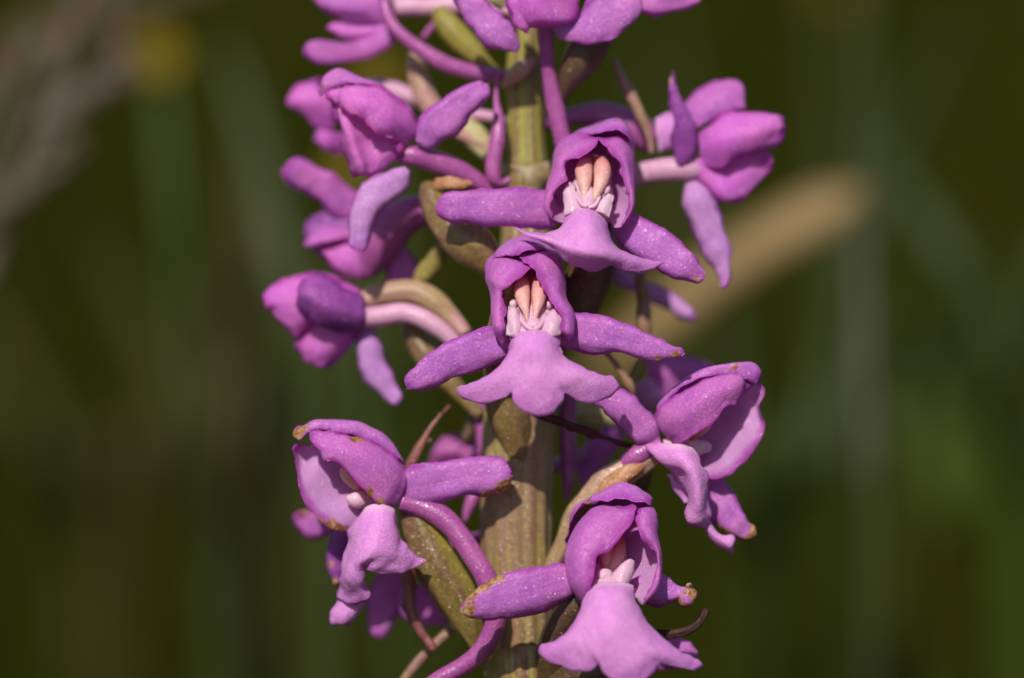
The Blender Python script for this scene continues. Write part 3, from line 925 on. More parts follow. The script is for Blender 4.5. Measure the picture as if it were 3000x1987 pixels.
rows('stigma_lobe', B, 2, [[(1420, 790, 335), (1480, 800, 350), (1540, 840, 330)], [(1430, 740, 345), (1500, 730, 365), (1560, 770, 345)],
                           [(1455, 700, 345), (1520, 680, 365), (1580, 690, 350)], [(1500, 655, 345), (1545, 645, 355), (1585, 660, 345)]], 'column', thick=7, nu=14, nv=16, wave=4)
tube('staminode', B, 2, [(1495, 660, 330, 20), (1520, 625, 345, 28), (1530, 600, 340, 18), (1532, 588, 335, 5)], 'column', wave=.4, nv=12, ns=10)
strap('connective', B, 2, [(1420, 372, 325, 45), (1418, 430, 338, 50), (1415, 520, 338, 45), (1400, 610, 338, 22)], 'connective', roll=.8, wave=0)
tube('rostellum', B, 2, [(1388, 575, 345, 8), (1385, 610, 352, 26), (1375, 680, 350, 55), (1368, 740, 352, 62), (1368, 780, 345, 25)], 'column', wave=.4, nv=18, flat=.7)
tube('rostellum_fold', B, 2, [(1285, 640, 345, 12), (1300, 690, 360, 17), (1330, 735, 364, 17), (1370, 752, 362, 14)], 'column', wave=.3, nv=14, ns=10)
tube('rostellum_fold', B, 2, [(1470, 665, 345, 12), (1450, 705, 360, 16), (1425, 745, 364, 16), (1380, 756, 362, 14)], 'column', wave=.3, nv=14, ns=10)
SHIFT[B.name] = 0
LEAN.pop(B.name)
tube('ovary', B, 0, [(1745, 640, 150, 50), (1742, 760, 125, 68), (1703, 860, 95, 70), (1640, 960, 65, 60), (1585, 1050, 45, 34)], 'ovary_dark', ribs=6, amp=.04, twist=2)
tube('spur', B, 10, [(1540, -200, -20, 40), (1530, 130, -30, 68), (1515, 280, -35, 72), (1515, 480, -35, 70), (1522, 700, -40, 60), (1522, 850, -40, 48), (1508, 985, -40, 22)], 'spur')

# ---- lowest flower
C = flower('lowest flower, facing out, with one sepal ending in a brown withered curl', (1210, 880, 330), 7)
LEAN[C.name] = (.5, 950)
strap('lateral_sepal', C, 7, [(990, 850, 360, 110), (860, 880, 380, 148), (650, 940, 410, 165), (430, 985, 420, 152), (260, 1050, 420, 100), (112, 1095, 415, 55)], tip=.14,
      wither=[(125, 1070, 415, 105), (200, 960, 420, 95), (290, 880, 420, 85), (380, 825, 420, 70), (190, 1140, 415, 75)])
strap('lateral_sepal', C, 7, [(1350, 890, 330, 80), (1540, 922, 330, 118), (1640, 930, 325, 100), (1710, 940, 320, 62), (1765, 965, 318, 75), (1820, 965, 300, 60)], tip=.12, wave=7, roll=1.8,
      wither=[(1780, 965, 315, 120), (1640, 1015, 325, 55), (1540, 1035, 325, 45)])
rows('lip', C, 7, [
    [(1050, 905, 400), (1120, 885, 425), (1200, 885, 430), (1290, 888, 425), (1360, 905, 400)],
    [(1020, 980, 440), (1110, 960, 480), (1200, 950, 490), (1300, 960, 480), (1380, 1000, 440)],
    [(980, 1090, 460), (1090, 1080, 510), (1200, 1080, 530), (1320, 1080, 510), (1430, 1100, 460)],
    [(900, 1220, 470), (1050, 1220, 530), (1220, 1220, 560), (1380, 1220, 530), (1540, 1240, 470)],
    [(800, 1300, 470), (960, 1330, 524), (1130, 1380, 556), (1330, 1400, 558), (1500, 1370, 528), (1670, 1355, 470)],
    [(700, 1352, 450), (705, 1400, 455), (760, 1450, 470), (850, 1490, 485), (960, 1520, 510), (1060, 1515, 530), (1122, 1462, 540), (1145, 1520, 550), (1200, 1575, 550), (1280, 1620, 545),
     (1370, 1620, 545), (1450, 1580, 540), (1520, 1520, 530), (1560, 1465, 512), (1650, 1482, 490), (1740, 1502, 470), (1820, 1507, 452), (1866, 1475, 445), (1835, 1435, 445)]],
     'lip', nu=57, nv=50, thick=14, jag=3.0, wave=1.4, ruf=3.0)
IN_C = (1250, 750, 400)
rows('petal', C, 7, [
    [(1040, 960, 340), (990, 1025, 360), (1000, 1015, 400), (1025, 985, 410)],
    [(1100, 880, 320), (915, 880, 380), (980, 870, 450), (1070, 880, 455)],
    [(1110, 770, 310), (885, 740, 385), (960, 730, 470), (1092, 770, 480)],
    [(1120, 660, 305), (893, 640, 390), (980, 620, 480), (1110, 690, 490)],
    [(1140, 560, 300), (930, 520, 395), (1050, 500, 490), (1205, 640, 500)],
    [(1170, 480, 300), (1000, 410, 400), (1130, 420, 490), (1290, 530, 505)],
    [(1210, 420, 320), (1110, 335, 410), (1230, 360, 480), (1350, 465, 500)],
    [(1260, 370, 350), (1240, 305, 420), (1320, 315, 460), (1395, 370, 480)]], inner=IN_C, close=1230, pale=.7, nu=30, nv=44)
rows('petal', C, 7, [
    [(1350, 960, 330), (1425, 1038, 370), (1450, 1025, 400), (1440, 1000, 405)],
    [(1360, 850, 310), (1515, 930, 380), (1538, 890, 420), (1505, 880, 425)],
    [(1340, 740, 300), (1550, 780, 385), (1556, 740, 430), (1535, 740, 435)],
    [(1320, 640, 295), (1545, 640, 390), (1540, 620, 450), (1520, 645, 455)],
    [(1310, 540, 295), (1525, 540, 395), (1500, 530, 470), (1430, 572, 480)],
    [(1300, 460, 300), (1528, 440, 400), (1470, 420, 480), (1402, 490, 490)],
    [(1300, 400, 320), (1505, 350, 405), (1440, 345, 470), (1390, 400, 490)],
    [(1310, 360, 350), (1430, 322, 420), (1410, 328, 450), (1392, 345, 475)]], inner=IN_C, close=1230, pale=.85, nu=30, nv=44, wither=[(1545, 800, 400, 35), (1515, 950, 395, 40)])
rows('dorsal_sepal', C, 7, [
    [(900, 620, 280), (1000, 500, 250), (1200, 400, 240), (1400, 400, 250), (1500, 480, 280)],
    [(880, 480, 340), (960, 350, 320), (1180, 260, 310), (1400, 280, 320), (1490, 360, 340)],
    [(925, 390, 380), (1020, 305, 390), (1220, 195, 390), (1380, 215, 390), (1490, 285, 380)],
    [(1000, 320, 415), (1090, 262, 440), (1260, 168, 440), (1375, 195, 440), (1500, 285, 415)],
    [(1080, 295, 440), (1150, 290, 470), (1270, 265, 480), (1380, 290, 475), (1485, 330, 440)]], 'sepal', nu=34, nv=36, wither=[(1100, 262, 440, 70)])
tube('column', C, 7, [(1240, 540, 290, 60), (1230, 640, 305, 90), (1220, 760, 325, 115), (1205, 860, 350, 140), (1200, 930, 400, 130), (1200, 960, 400, 40)], 'column', flat=.6)
tube('anther_sac', C, 7, [(1210, 545, 340, 18), (1190, 620, 365, 48), (1180, 700, 372, 52), (1175, 780, 372, 34), (1170, 830, 370, 14)], 'anther', wave=.6, nv=24)
tube('anther_sac', C, 7, [(1285, 545, 340, 18), (1275, 620, 370, 42), (1250, 700, 378, 46), (1215, 780, 380, 32), (1195, 830, 375, 14)], 'anther', wave=.6, nv=24)
rows('stigma_lobe', C, 7, [[(1225, 885, 405), (1270, 890, 420), (1330, 880, 405)], [(1215, 830, 405), (1290, 810, 425), (1360, 830, 405)],
                           [(1250, 780, 405), (1310, 750, 425), (1378, 770, 405)], [(1310, 720, 400), (1345, 707, 410), (1380, 720, 400)]], 'column', thick=10, nu=14, nv=16)
rows('stigma_lobe', C, 7, [[(1100, 860, 400), (1150, 850, 412), (1215, 850, 405)], [(1100, 820, 400), (1150, 800, 412), (1215, 815, 405)],
                           [(1110, 790, 398), (1150, 775, 408), (1195, 790, 400)]], 'column', thick=10, nu=14, nv=12)
LEAN.pop(C.name)
tube('ovary', C, 7, [(1060, 900, 300, 90), (930, 1060, 290, 110), (830, 1230, 250, 118), (790, 1400, 210, 120), (760, 1560, 170, 110), (700, 1750, 130, 70)], 'ovary_dark', ribs=6, amp=.04, twist=2.5)
tube('withered_bract', C, 13, [(900, 900, 230, 40), (1010, 955, 240, 58), (1150, 975, 250, 66), (1300, 960, 255, 64), (1450, 925, 255, 62), (1570, 860, 255, 62), (1650, 770, 252, 60), (1700, 680, 250, 58), (1712, 625, 248, 48)],
     'bract_black', ribs=5, amp=.08, twist=3, flat=.6, nv=50)
tube('ovary', C, 7, [(1350, 1480, 330, 60), (1150, 1520, 300, 110), (950, 1560, 240, 120), (780, 1640, 180, 90), (680, 1760, 130, 60)], 'ovary_dark', ribs=6, amp=.04, twist=2)

# ---- lower left flower
Dl = flower('lower left flower turned away to the left, brown stain at the hood tip', (740, 560, 190), 6)
IN_D = (420, 450, 250)
rows('petal', Dl, 6, [
    [(790, 350, 205), (770, 450, 215), (700, 585, 222)],
    [(700, 270, 235), (690, 400, 262), (620, 552, 262)],
    [(560, 175, 250), (560, 300, 290), (500, 440, 285)],
    [(400, 135, 255), (410, 230, 290), (375, 310, 290)],
    [(290, 122, 250), (300, 210, 278), (290, 308, 280)],
    [(215, 128, 245), (215, 170, 255), (258, 232, 262)]], inner=IN_D, pale=.7, nu=28, nv=44,
    wither=[(480, 165, 270, 60), (560, 495, 275, 55), (610, 540, 262, 50)])
rows('petal', Dl, 6, [
    [(660, 380, 150), (640, 500, 150), (560, 620, 180), (440, 715, 190)],
    [(560, 330, 150), (520, 450, 150), (440, 570, 190), (340, 692, 215)],
    [(450, 280, 160), (400, 380, 155), (320, 500, 190), (200, 570, 222)],
    [(330, 235, 180), (290, 300, 170), (230, 390, 195), (152, 450, 225)],
    [(230, 205, 200), (200, 240, 165), (160, 290, 160), (135, 320, 200)],
    [(165, 192, 205), (140, 196, 195), (112, 208, 195), (100, 228, 205)]], inner=(420, 430, 280), pale=.8, nu=30, nv=40, jag=1.2, ruf=4.0,
    wither=[(330, 690, 212, 60), (390, 710, 205, 60), (260, 640, 218, 50), (440, 718, 195, 40)])
rows('dorsal_sepal', Dl, 6, [
    [(770, 330, 200), (755, 300, 190), (740, 330, 150), (700, 420, 120)],
    [(690, 260, 225), (670, 170, 200), (640, 200, 140), (600, 300, 110)],
    [(520, 160, 245), (520, 82, 220), (500, 110, 150), (460, 220, 120)],
    [(370, 130, 250), (370, 68, 230), (360, 90, 170), (330, 180, 140)],
    [(240, 120, 250), (240, 70, 235), (230, 90, 190), (220, 150, 170)],
    [(150, 180, 240), (120, 150, 235), (125, 110, 220), (150, 90, 205)]], 'sepal', nu=26, nv=36, wither=[(140, 130, 225, 75), (200, 105, 235, 40)])
strap('lateral_sepal', Dl, 6, [(720, 490, 190, 70), (820, 460, 215, 122), (950, 432, 235, 124), (1120, 392, 240, 110), (1240, 385, 240, 118), (1330, 380, 235, 105), (1385, 375, 228, 70)], tip=.10, keel=.05,
      wither=[(1330, 460, 232, 62), (1260, 500, 232, 60), (1382, 405, 228, 45)])
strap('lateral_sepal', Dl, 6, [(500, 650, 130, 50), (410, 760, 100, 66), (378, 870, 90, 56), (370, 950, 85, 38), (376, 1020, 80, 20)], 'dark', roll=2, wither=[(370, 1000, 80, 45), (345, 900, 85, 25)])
lp = MB().rows([
    [(500, 600, 230), (560, 560, 262), (630, 555, 270), (690, 580, 250), (715, 610, 220)],
    [(445, 690, 225), (530, 660, 290), (620, 650, 310), (690, 660, 290), (735, 700, 240)],
    [(428, 800, 225), (500, 770, 310), (600, 760, 340), (700, 760, 310), (770, 785, 250)],
    [(408, 900, 220), (470, 870, 310), (560, 840, 350), (680, 840, 330), (820, 845, 255)],
    [(395, 1000, 215), (440, 980, 295), (490, 950, 315), (520, 905, 325), (560, 890, 335), (640, 900, 325), (760, 900, 290), (860, 862, 256)],
    [(375, 1095, 205), (440, 1128, 235), (500, 1132, 252), (555, 1110, 260), (564, 1040, 235), (535, 985, 215), (505, 930, 225), (530, 908, 285), (570, 940, 315), (640, 967, 312), (740, 952, 288),
     (820, 925, 268), (902, 882, 252)]], 6, nu=50, nv=46, thick=14, jag=1.6, wave=2.0, seed=41)
lp.rows([[(390, 1085, 205), (460, 1095, 222), (545, 1085, 222)], [(365, 1140, 195), (440, 1150, 225), (545, 1130, 212)],
         [(338, 1190, 188), (420, 1200, 222), (520, 1165, 205)], [(350, 1240, 186), (410, 1245, 212), (480, 1215, 200)], [(385, 1262, 184), (415, 1265, 192), (445, 1252, 190)]], 6, nu=18, nv=20, thick=14, jag=1.4, wave=2, seed=42)
lp.build('lip', M['lip'], Dl)
tube('column', Dl, 6, [(600, 520, 160, 30), (540, 530, 190, 45), (490, 530, 215, 48), (450, 520, 215, 30), (440, 515, 210, 8)], 'column', wave=3)
tube('anther_sac', Dl, 6, [(560, 470, 180, 30), (490, 420, 205, 42), (430, 370, 210, 40), (400, 340, 205, 14)], 'anther', nv=20)
tube('spur', Dl, 6, [(740, 540, 190, 55), (830, 560, 185, 62), (960, 610, 190, 66), (1080, 720, 205, 66), (1170, 860, 215, 66), (1240, 980, 222, 64), (1290, 1120, 225, 62), (1292, 1260, 225, 60), (1225, 1400, 215, 58),
                     (1120, 1490, 205, 55), (980, 1570, 200, 50), (850, 1640, 190, 40)], 'spur', nv=60, ns=24)
tube('ovary', Dl, 6, [(790, 540, 150, 60), (830, 620, 140, 92), (885, 760, 140, 122), (960, 910, 142, 132), (1060, 1080, 138, 124), (1130, 1230, 130, 94), (1180, 1350, 122, 58), (1225, 1460, 112, 36)], 'ovary', ribs=6, amp=.05, twist=2.2, ns=40, nv=50)
strap('bract', Dl, 6, [(790, 900, 110, 30), (795, 1000, 115, 45), (800, 1130, 118, 36), (840, 1260, 118, 28), (890, 1340, 116, 26), (935, 1395, 112, 16)], 'bract', roll=2.2, tip=.1)
tube('bract', orchid, 6, [(1190, 1130, 40, 20), (1050, 1270, 40, 26), (930, 1385, 45, 26), (850, 1470, 45, 26), (765, 1575, 45, 24), (690, 1680, 40, 20)], 'bract_tan', flat=.6)
strap('bract', orchid, 10, [(130, 760, 95, 46), (160, 690, 95, 48), (215, 580, 95, 50), (290, 430, 92, 38), (380, 300, 86, 26), (500, 170, 80, 12)], 'bract', roll=2.0, tip=.1)

# ---- right flower
E = flower('right flower under the tan blade, hood open to the right, curled lip', (700, 740, 190), 8)
rows('petal', E, 8, [
    [(650, 540, 205), (690, 640, 220), (790, 718, 218)],
    [(690, 455, 235), (760, 570, 272), (860, 708, 262)],
    [(800, 365, 255), (880, 490, 305), (960, 640, 290)],
    [(950, 280, 262), (1010, 390, 310), (1085, 555, 300)],
    [(1110, 240, 255), (1150, 330, 295), (1135, 462, 288)],
    [(1230, 240, 240), (1250, 310, 268), (1215, 450, 270)],
    [(1320, 290, 215), (1330, 315, 225), (1270, 395, 235)]], inner=(1050, 600, 250), pale=.7, nu=28, nv=44)
rows('petal', E, 8, [
    [(840, 640, 150), (900, 740, 120), (960, 850, 150), (1010, 965, 195)],
    [(950, 520, 145), (1020, 660, 145), (1080, 790, 180), (1150, 958, 215)],
    [(1080, 440, 150), (1140, 560, 150), (1200, 690, 185), (1300, 830, 218)],
    [(1200, 370, 165), (1250, 460, 165), (1310, 580, 190), (1395, 690, 220)],
    [(1290, 325, 190), (1330, 380, 165), (1360, 460, 165), (1392, 560, 215)],
    [(1330, 310, 205), (1370, 330, 195), (1395, 390, 195), (1372, 480, 225)],
    [(1350, 300, 212), (1385, 305, 205), (1420, 345, 205), (1422, 390, 212)]], inner=(1050, 600, 260), pale=.8, nu=30, nv=44)
rows('dorsal_sepal', E, 8, [
    [(660, 520, 215), (680, 440, 200), (760, 430, 150), (820, 500, 130)],
    [(760, 390, 240), (790, 325, 222), (860, 330, 150), (920, 420, 120)],
    [(900, 300, 255), (920, 235, 238), (980, 250, 165), (1030, 340, 130)],
    [(1060, 245, 258), (1080, 180, 245), (1120, 200, 180), (1160, 290, 150)],
    [(1210, 240, 250), (1230, 160, 240), (1250, 180, 195), (1270, 270, 170)],
    [(1310, 275, 235), (1340, 170, 228), (1345, 190, 205), (1340, 280, 195)],
    [(1360, 310, 220), (1385, 250, 218), (1388, 250, 208), (1385, 300, 205)]], 'sepal', nu=24, nv=40, wither=[(1020, 200, 245, 45), (1120, 185, 245, 50), (1220, 165, 240, 40)])
strap('lateral_sepal', E, 8, [(660, 730, 190, 60), (590, 650, 220, 110), (485, 535, 240, 116), (395, 450, 245, 108), (300, 420, 240, 78), (215, 430, 232, 35)], tip=.15, roll=1.6)
strap('lateral_sepal', E, 8, [(920, 850, 150, 60), (1050, 1030, 150, 95), (1130, 1175, 155, 118), (1220, 1285, 155, 94), (1290, 1335, 150, 66), (1360, 1345, 148, 45)], tip=.14,
      wither=[(1290, 1385, 148, 95), (1350, 1340, 146, 75), (1190, 1370, 148, 85), (1100, 1330, 150, 75)])
lp = MB().rows([
    [(720, 735, 240), (780, 730, 265), (850, 735, 270), (915, 765, 255)],
    [(640, 722, 232), (740, 785, 275), (850, 810, 305), (960, 825, 262)],
    [(580, 752, 225), (710, 845, 262), (890, 880, 318), (1008, 915, 265)],
    [(700, 858, 215), (810, 930, 258), (925, 960, 318), (1022, 1010, 265)],
    [(845, 1030, 215), (890, 1055, 275), (955, 1070, 312), (1022, 1090, 258)],
    [(885, 1120, 232), (915, 1150, 275), (960, 1175, 295), (1014, 1180, 250)],
    [(856, 1228, 228), (900, 1255, 258), (960, 1258, 265), (1018, 1240, 235)],
    [(900, 1302, 222), (940, 1314, 235), (985, 1312, 238), (1035, 1290, 220)]], 8, nu=26, nv=56, thick=14, jag=1.6, wave=2.4, seed=51)
lp.rows([[(965, 1290, 200), (1010, 1285, 225), (1045, 1270, 205)], [(1010, 1380, 196), (1050, 1350, 225), (1090, 1335, 200)], [(1080, 1452, 195), (1110, 1405, 222), (1150, 1368, 198)],
         [(1150, 1490, 192), (1180, 1440, 215), (1212, 1378, 195)], [(1195, 1500, 190), (1215, 1460, 198), (1228, 1420, 192)]], 8, nu=16, nv=22, thick=14, jag=1.4, wave=2, seed=52)
lp.rows([[(740, 930, 190), (800, 980, 200), (880, 1040, 205)], [(770, 1030, 180), (830, 1070, 190), (895, 1100, 205)], [(830, 1110, 180), (860, 1130, 190), (890, 1150, 205)]], 8, nu=12, nv=12, thick=12, seed=53)
lp.build('lip', M['lip'], E)
rows('stigma_lobe', E, 8, [[(880, 720, 225), (900, 770, 230), (930, 810, 225)], [(940, 690, 215), (960, 740, 228), (965, 810, 222)], [(1000, 695, 205), (1010, 735, 215), (1000, 790, 210)],
                           [(1025, 715, 200), (1036, 740, 205), (1025, 770, 202)]], 'column', thick=10, nu=12, nv=14)
tube('anther_sac', E, 8, [(880, 690, 205, 30), (950, 640, 225, 38), (1010, 600, 230, 34), (1050, 565, 225, 12)], 'anther', nv=18)
tube('column', E, 8, [(720, 740, 190, 50), (800, 720, 195, 60), (880, 710, 205, 55), (930, 720, 205, 25)], 'column', nv=20)
tube('ovary', E, 7, [(1560, -60, 175, 70), (1450, 0, 165, 92), (1320, 70, 165, 100), (1170, 160, 165, 104), (1020, 300, 160, 88), (925, 430, 148, 70), (870, 600, 130, 66), (805, 730, 110, 70), (730, 850, 90, 50)], 'ovary_pink',
     ribs=6, amp=.05, twist=2, ns=36)
tube('pedicel', E, 8, [(700, 720, 190, 60), (600, 770, 185, 70), (500, 830, 178, 80), (430, 900, 170, 60)], 'spur')
strap('withered_bract', E, 7, [(1460, 20, 195, 40), (1380, 60, 215, 62), (1270, 130, 222, 66), (1180, 190, 215, 52), (1090, 250, 200, 20)], 'orange', roll=2.0, wave=5)
strap('bract', E, 7, [(1490, -60, 100, 46), (1460, 60, 90, 56), (1440, 160, 80, 50), (1425, 260, 70, 30)], 'ovary_dark', roll=2)

# ---- left middle flower, side view
Fl = flower('left flower in side view on an arched brown and pink stalk', (640, 940, -40), 5)
rows('petal', Fl, 5, [
    [(620, 800, -60), (610, 890, -30), (580, 1000, -50)],
    [(480, 738, -50), (440, 870, 0), (380, 1010, -30)],
    [(330, 710, -50), (300, 860, 5), (300, 1050, -30)],
    [(210, 740, -50), (200, 870, -5), (235, 1085, -35)],
    [(120, 780, -55), (120, 870, -25), (165, 1000, -40)],
    [(60, 840, -60), (65, 870, -55), (110, 920, -55)]], 'magenta', nu=24, nv=34)
rows('dorsal_sepal', Fl, 5, [[(640, 830, -90), (560, 790, -100), (480, 850, -120)], [(500, 735, -70), (420, 715, -100), (380, 800, -140)], [(300, 712, -65), (260, 722, -100), (250, 800, -130)],
                             [(140, 765, -65), (130, 775, -90), (140, 830, -110)], [(62, 838, -62), (60, 850, -75), (70, 870, -80)]], 'petal', nu=18, nv=26)
rows('lateral_sepal', Fl, 5, [
    [(640, 850, -20), (645, 950, 10), (630, 1050, -20)], [(530, 790, 10), (510, 920, 60), (480, 1032, 10)], [(430, 735, 25), (395, 880, 80), (360, 990, 25)],
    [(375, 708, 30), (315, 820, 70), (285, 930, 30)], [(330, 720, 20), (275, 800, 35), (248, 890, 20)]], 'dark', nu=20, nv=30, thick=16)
strap('lateral_sepal', Fl, 5, [(670, 1010, -60, 45), (665, 1110, -40, 74), (690, 1235, -30, 78), (748, 1340, -30, 68), (805, 1410, -30, 46), (838, 1450, -30, 30)], 'lilac', roll=1.9)
rows('lip', Fl, 5, [
    [(630, 1010, -70), (500, 990, -35), (300, 1000, -60)], [(580, 1100, -75), (460, 1080, -35), (265, 1080, -65)], [(510, 1195, -80), (400, 1165, -45), (248, 1130, -70)],
    [(430, 1245, -85), (375, 1238, -70), (305, 1215, -80)]], 'magenta', nu=22, nv=24)
tube('ovary', Fl, 5, [(620, 880, -60, 50), (700, 840, -65, 58), (800, 815, -65, 64), (930, 812, -60, 70), (1060, 880, -50, 66), (1150, 965, -38, 52), (1230, 1060, -15, 34)], 'ovary_pink', ribs=6, amp=.04, twist=1.5, ns=30)
tube('spur', Fl, 5, [(620, 960, -30, 60), (740, 952, -15, 56), (880, 940, -5, 58), (1010, 985, 5, 56), (1110, 1055, 12, 50), (1200, 1150, 15, 40), (1260, 1240, 15, 30)], 'spur_pale', ns=24)
tube('ovary', orchid, 5, [(890, 1000, -90, 40), (920, 1050, -80, 62), (985, 1160, -70, 78), (1060, 1260, -60, 72), (1150, 1350, -50, 58), (1230, 1440, -40, 44), (1310, 1530, -30, 34)], 'ovary', ribs=6, amp=.04, twist=1.5)

# ---- upper left flower with the raised sepal
G_ = flower('upper left flower with one sepal raised towards the stem', (1160, 1200, 90), 3)
rows('petal', G_, 3, [
    [(1205, 1020, 90), (1180, 1110, 105), (1075, 1215, 110)],
    [(1110, 900, 125), (1050, 1020, 165), (970, 1150, 165)],
    [(960, 775, 145), (900, 920, 200), (830, 1098, 195)],
    [(800, 705, 150), (760, 830, 205), (745, 985, 200)],
    [(650, 690, 145), (620, 790, 190), (625, 935, 190)],
    [(510, 720, 130), (510, 780, 150), (540, 850, 155)],
    [(420, 770, 115), (430, 800, 120), (470, 830, 125)]], 'magenta', nu=30, nv=46, jag=5, wave=4, wither=[(770, 750, 190, 45), (600, 740, 170, 40)])
rows('dorsal_sepal', G_, 3, [
    [(1180, 980, 80), (1120, 880, 60), (1050, 900, 10)], [(1000, 790, 115), (900, 720, 80), (850, 800, 0)], [(800, 705, 130), (700, 640, 100), (640, 720, 10)],
    [(620, 690, 130), (550, 575, 100), (500, 660, 20)], [(470, 740, 120), (430, 620, 100), (410, 690, 40)], [(395, 810, 105), (370, 740, 95), (380, 740, 70)]], 'petal', nu=22, nv=30, wither=[(430, 700, 110, 60)])
rows('lip', G_, 3, [
    [(430, 790, 105), (540, 860, 135), (720, 960, 150), (1060, 1190, 130)],
    [(505, 980, 105), (600, 1040, 160), (750, 1120, 135), (1080, 1230, 125)],
    [(560, 1180, 100), (660, 1220, 165), (790, 1260, 130), (1020, 1300, 115)],
    [(615, 1350, 95), (715, 1390, 150), (800, 1370, 125), (950, 1370, 105)],
    [(655, 1442, 90), (725, 1440, 115), (815, 1455, 110), (870, 1430, 98)]], 'magenta', nu=34, nv=36, wave=5, wither=[(900, 1240, 140, 45), (580, 800, 130, 40)])
strap('lateral_sepal', G_, 3, [(1220, 1190, 110, 90), (1310, 1065, 140, 145), (1440, 950, 152, 155), (1560, 845, 152, 128), (1680, 752, 147, 95), (1775, 695, 140, 78)], tip=.16)
tube('pedicel', G_, 3, [(900, 1180, 60, 30), (1040, 1255, 66, 74), (1160, 1280, 75, 88), (1320, 1320, 60, 96), (1500, 1400, 42, 90), (1700, 1510, 20, 76), (1850, 1610, 0, 55), (1960, 1700, -20, 40)], 'spur', ns=24)
strap('lateral_sepal', G_, 5, [(890, 110, 90, 46), (815, 185, 110, 78), (695, 270, 130, 88), (632, 380, 135, 82), (610, 490, 135, 66), (608, 580, 130, 50)], 'lilac', tip=.14, roll=1.5, wither=[(775, 245, 118, 22)])

# ---- flower behind it
H = flower('flower half hidden behind the upper left one', (520, 1000, -260), 3)
rows('petal', H, 3, [[(470, 640, -260), (480, 850, -230), (500, 1080, -260)], [(330, 645, -255), (330, 830, -220), (400, 1060, -255)], [(190, 710, -250), (210, 830, -225), (280, 990, -250)],
                     [(122, 820, -250), (135, 865, -245), (185, 915, -250)]], 'magenta', nu=20, nv=26)
rows('lip', H, 3, [[(340, 1030, -270), (460, 1080, -240), (600, 1100, -270)], [(320, 1110, -275), (430, 1180, -245), (590, 1230, -275)], [(305, 1150, -280), (400, 1220, -265), (520, 1285, -280)]], 'magenta', nu=18, nv=20)
tube('pedicel', H, 3, [(450, 860, -280, 70), (800, 720, -270, 70), (980, 740, -250, 75), (1150, 800, -220, 70), (1400, 900, -180, 60), (1750, 950, -120, 45), (1980, 1000, -90, 30)], 'spur_pale')
tube('ovary', orchid, 3, [(1150, 430, -170, 50), (1170, 560, -165, 78), (1215, 700, -155, 92), (1290, 860, -145, 95), (1420, 1000, -130, 85), (1600, 1130, -110, 60), (1850, 1250, -85, 30)], 'ovary_pink', ribs=6, amp=.05, twist=2)
tube('ovary', orchid, 14, [(420, 780, -150, 60), (560, 900, -140, 100), (700, 1010, -130, 130), (820, 1150, -115, 110), (930, 1280, -95, 70), (1060, 1400, -75, 40)], 'ovary_cream', ribs=6, amp=.04, twist=2)

# ---- left flower in the shade
I_ = flower('shaded left flower with a pale spot on its raised sepal', (700, 560, -170), 5)
strap('lateral_sepal', I_, 5, [(620, 350, -165, 70), (500, 280, -150, 92), (370, 195, -140, 92), (270, 135, -135, 88), (188, 95, -130, 62)], 'petal', tip=.2, wither=[(235, 128, -135, 62)])
rows('petal', I_, 5, [[(600, 340, -190), (660, 500, -160), (700, 720, -190)], [(430, 350, -185), (540, 560, -150), (630, 740, -185)], [(310, 410, -180), (420, 580, -155), (560, 745, -185)],
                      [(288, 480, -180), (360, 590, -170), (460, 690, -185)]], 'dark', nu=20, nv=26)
strap('lip_lobe', I_, 5, [(560, 470, -150, 45), (480, 475, -140, 50), (390, 490, -135, 48), (300, 545, -132, 26)], 'petal', face=(0, .8, .6))
rows('lip', I_, 5, [[(560, 520, -150), (640, 600, -140), (700, 700, -150)], [(470, 540, -145), (560, 640, -130), (630, 745, -150)], [(400, 580, -150), (470, 680, -140), (560, 750, -155)]], 'magenta', nu=14, nv=16)
tube('pedicel', I_, 5, [(1080, 330, -90, 60), (990, 345, -110, 90), (870, 390, -135, 110), (765, 480, -150, 130), (690, 610, -165, 110), (640, 720, -170, 50)], 'spur')
strap('lateral_sepal', I_, 5, [(780, 500, -175, 50), (830, 620, -172, 82), (865, 720, -170, 100), (900, 830, -172, 60)], 'petal')
tube('ovary', I_, 5, [(1000, 190, 20, 40), (1020, 240, 30, 68), (1065, 345, 50, 92), (1150, 455, 75, 116), (1260, 545, 92, 128), (1345, 630, 92, 98), (1420, 740, 80, 50)], 'ovary', ribs=6, amp=.04, twist=1.5, ns=32, wither=[(1160, 190, 40, 90)])
strap('withered_bract', I_, 5, [(1040, 210, 60, 20), (1110, 190, 90, 34), (1190, 200, 100, 30), (1265, 185, 95, 24)], 'orange', roll=1.2, wave=6)
strap('bract', I_, 5, [(1130, 510, -20, 24), (1065, 590, -45, 38), (1005, 680, -55, 44), (955, 765, -60, 30)], 'ovary_yellow', roll=1.6)

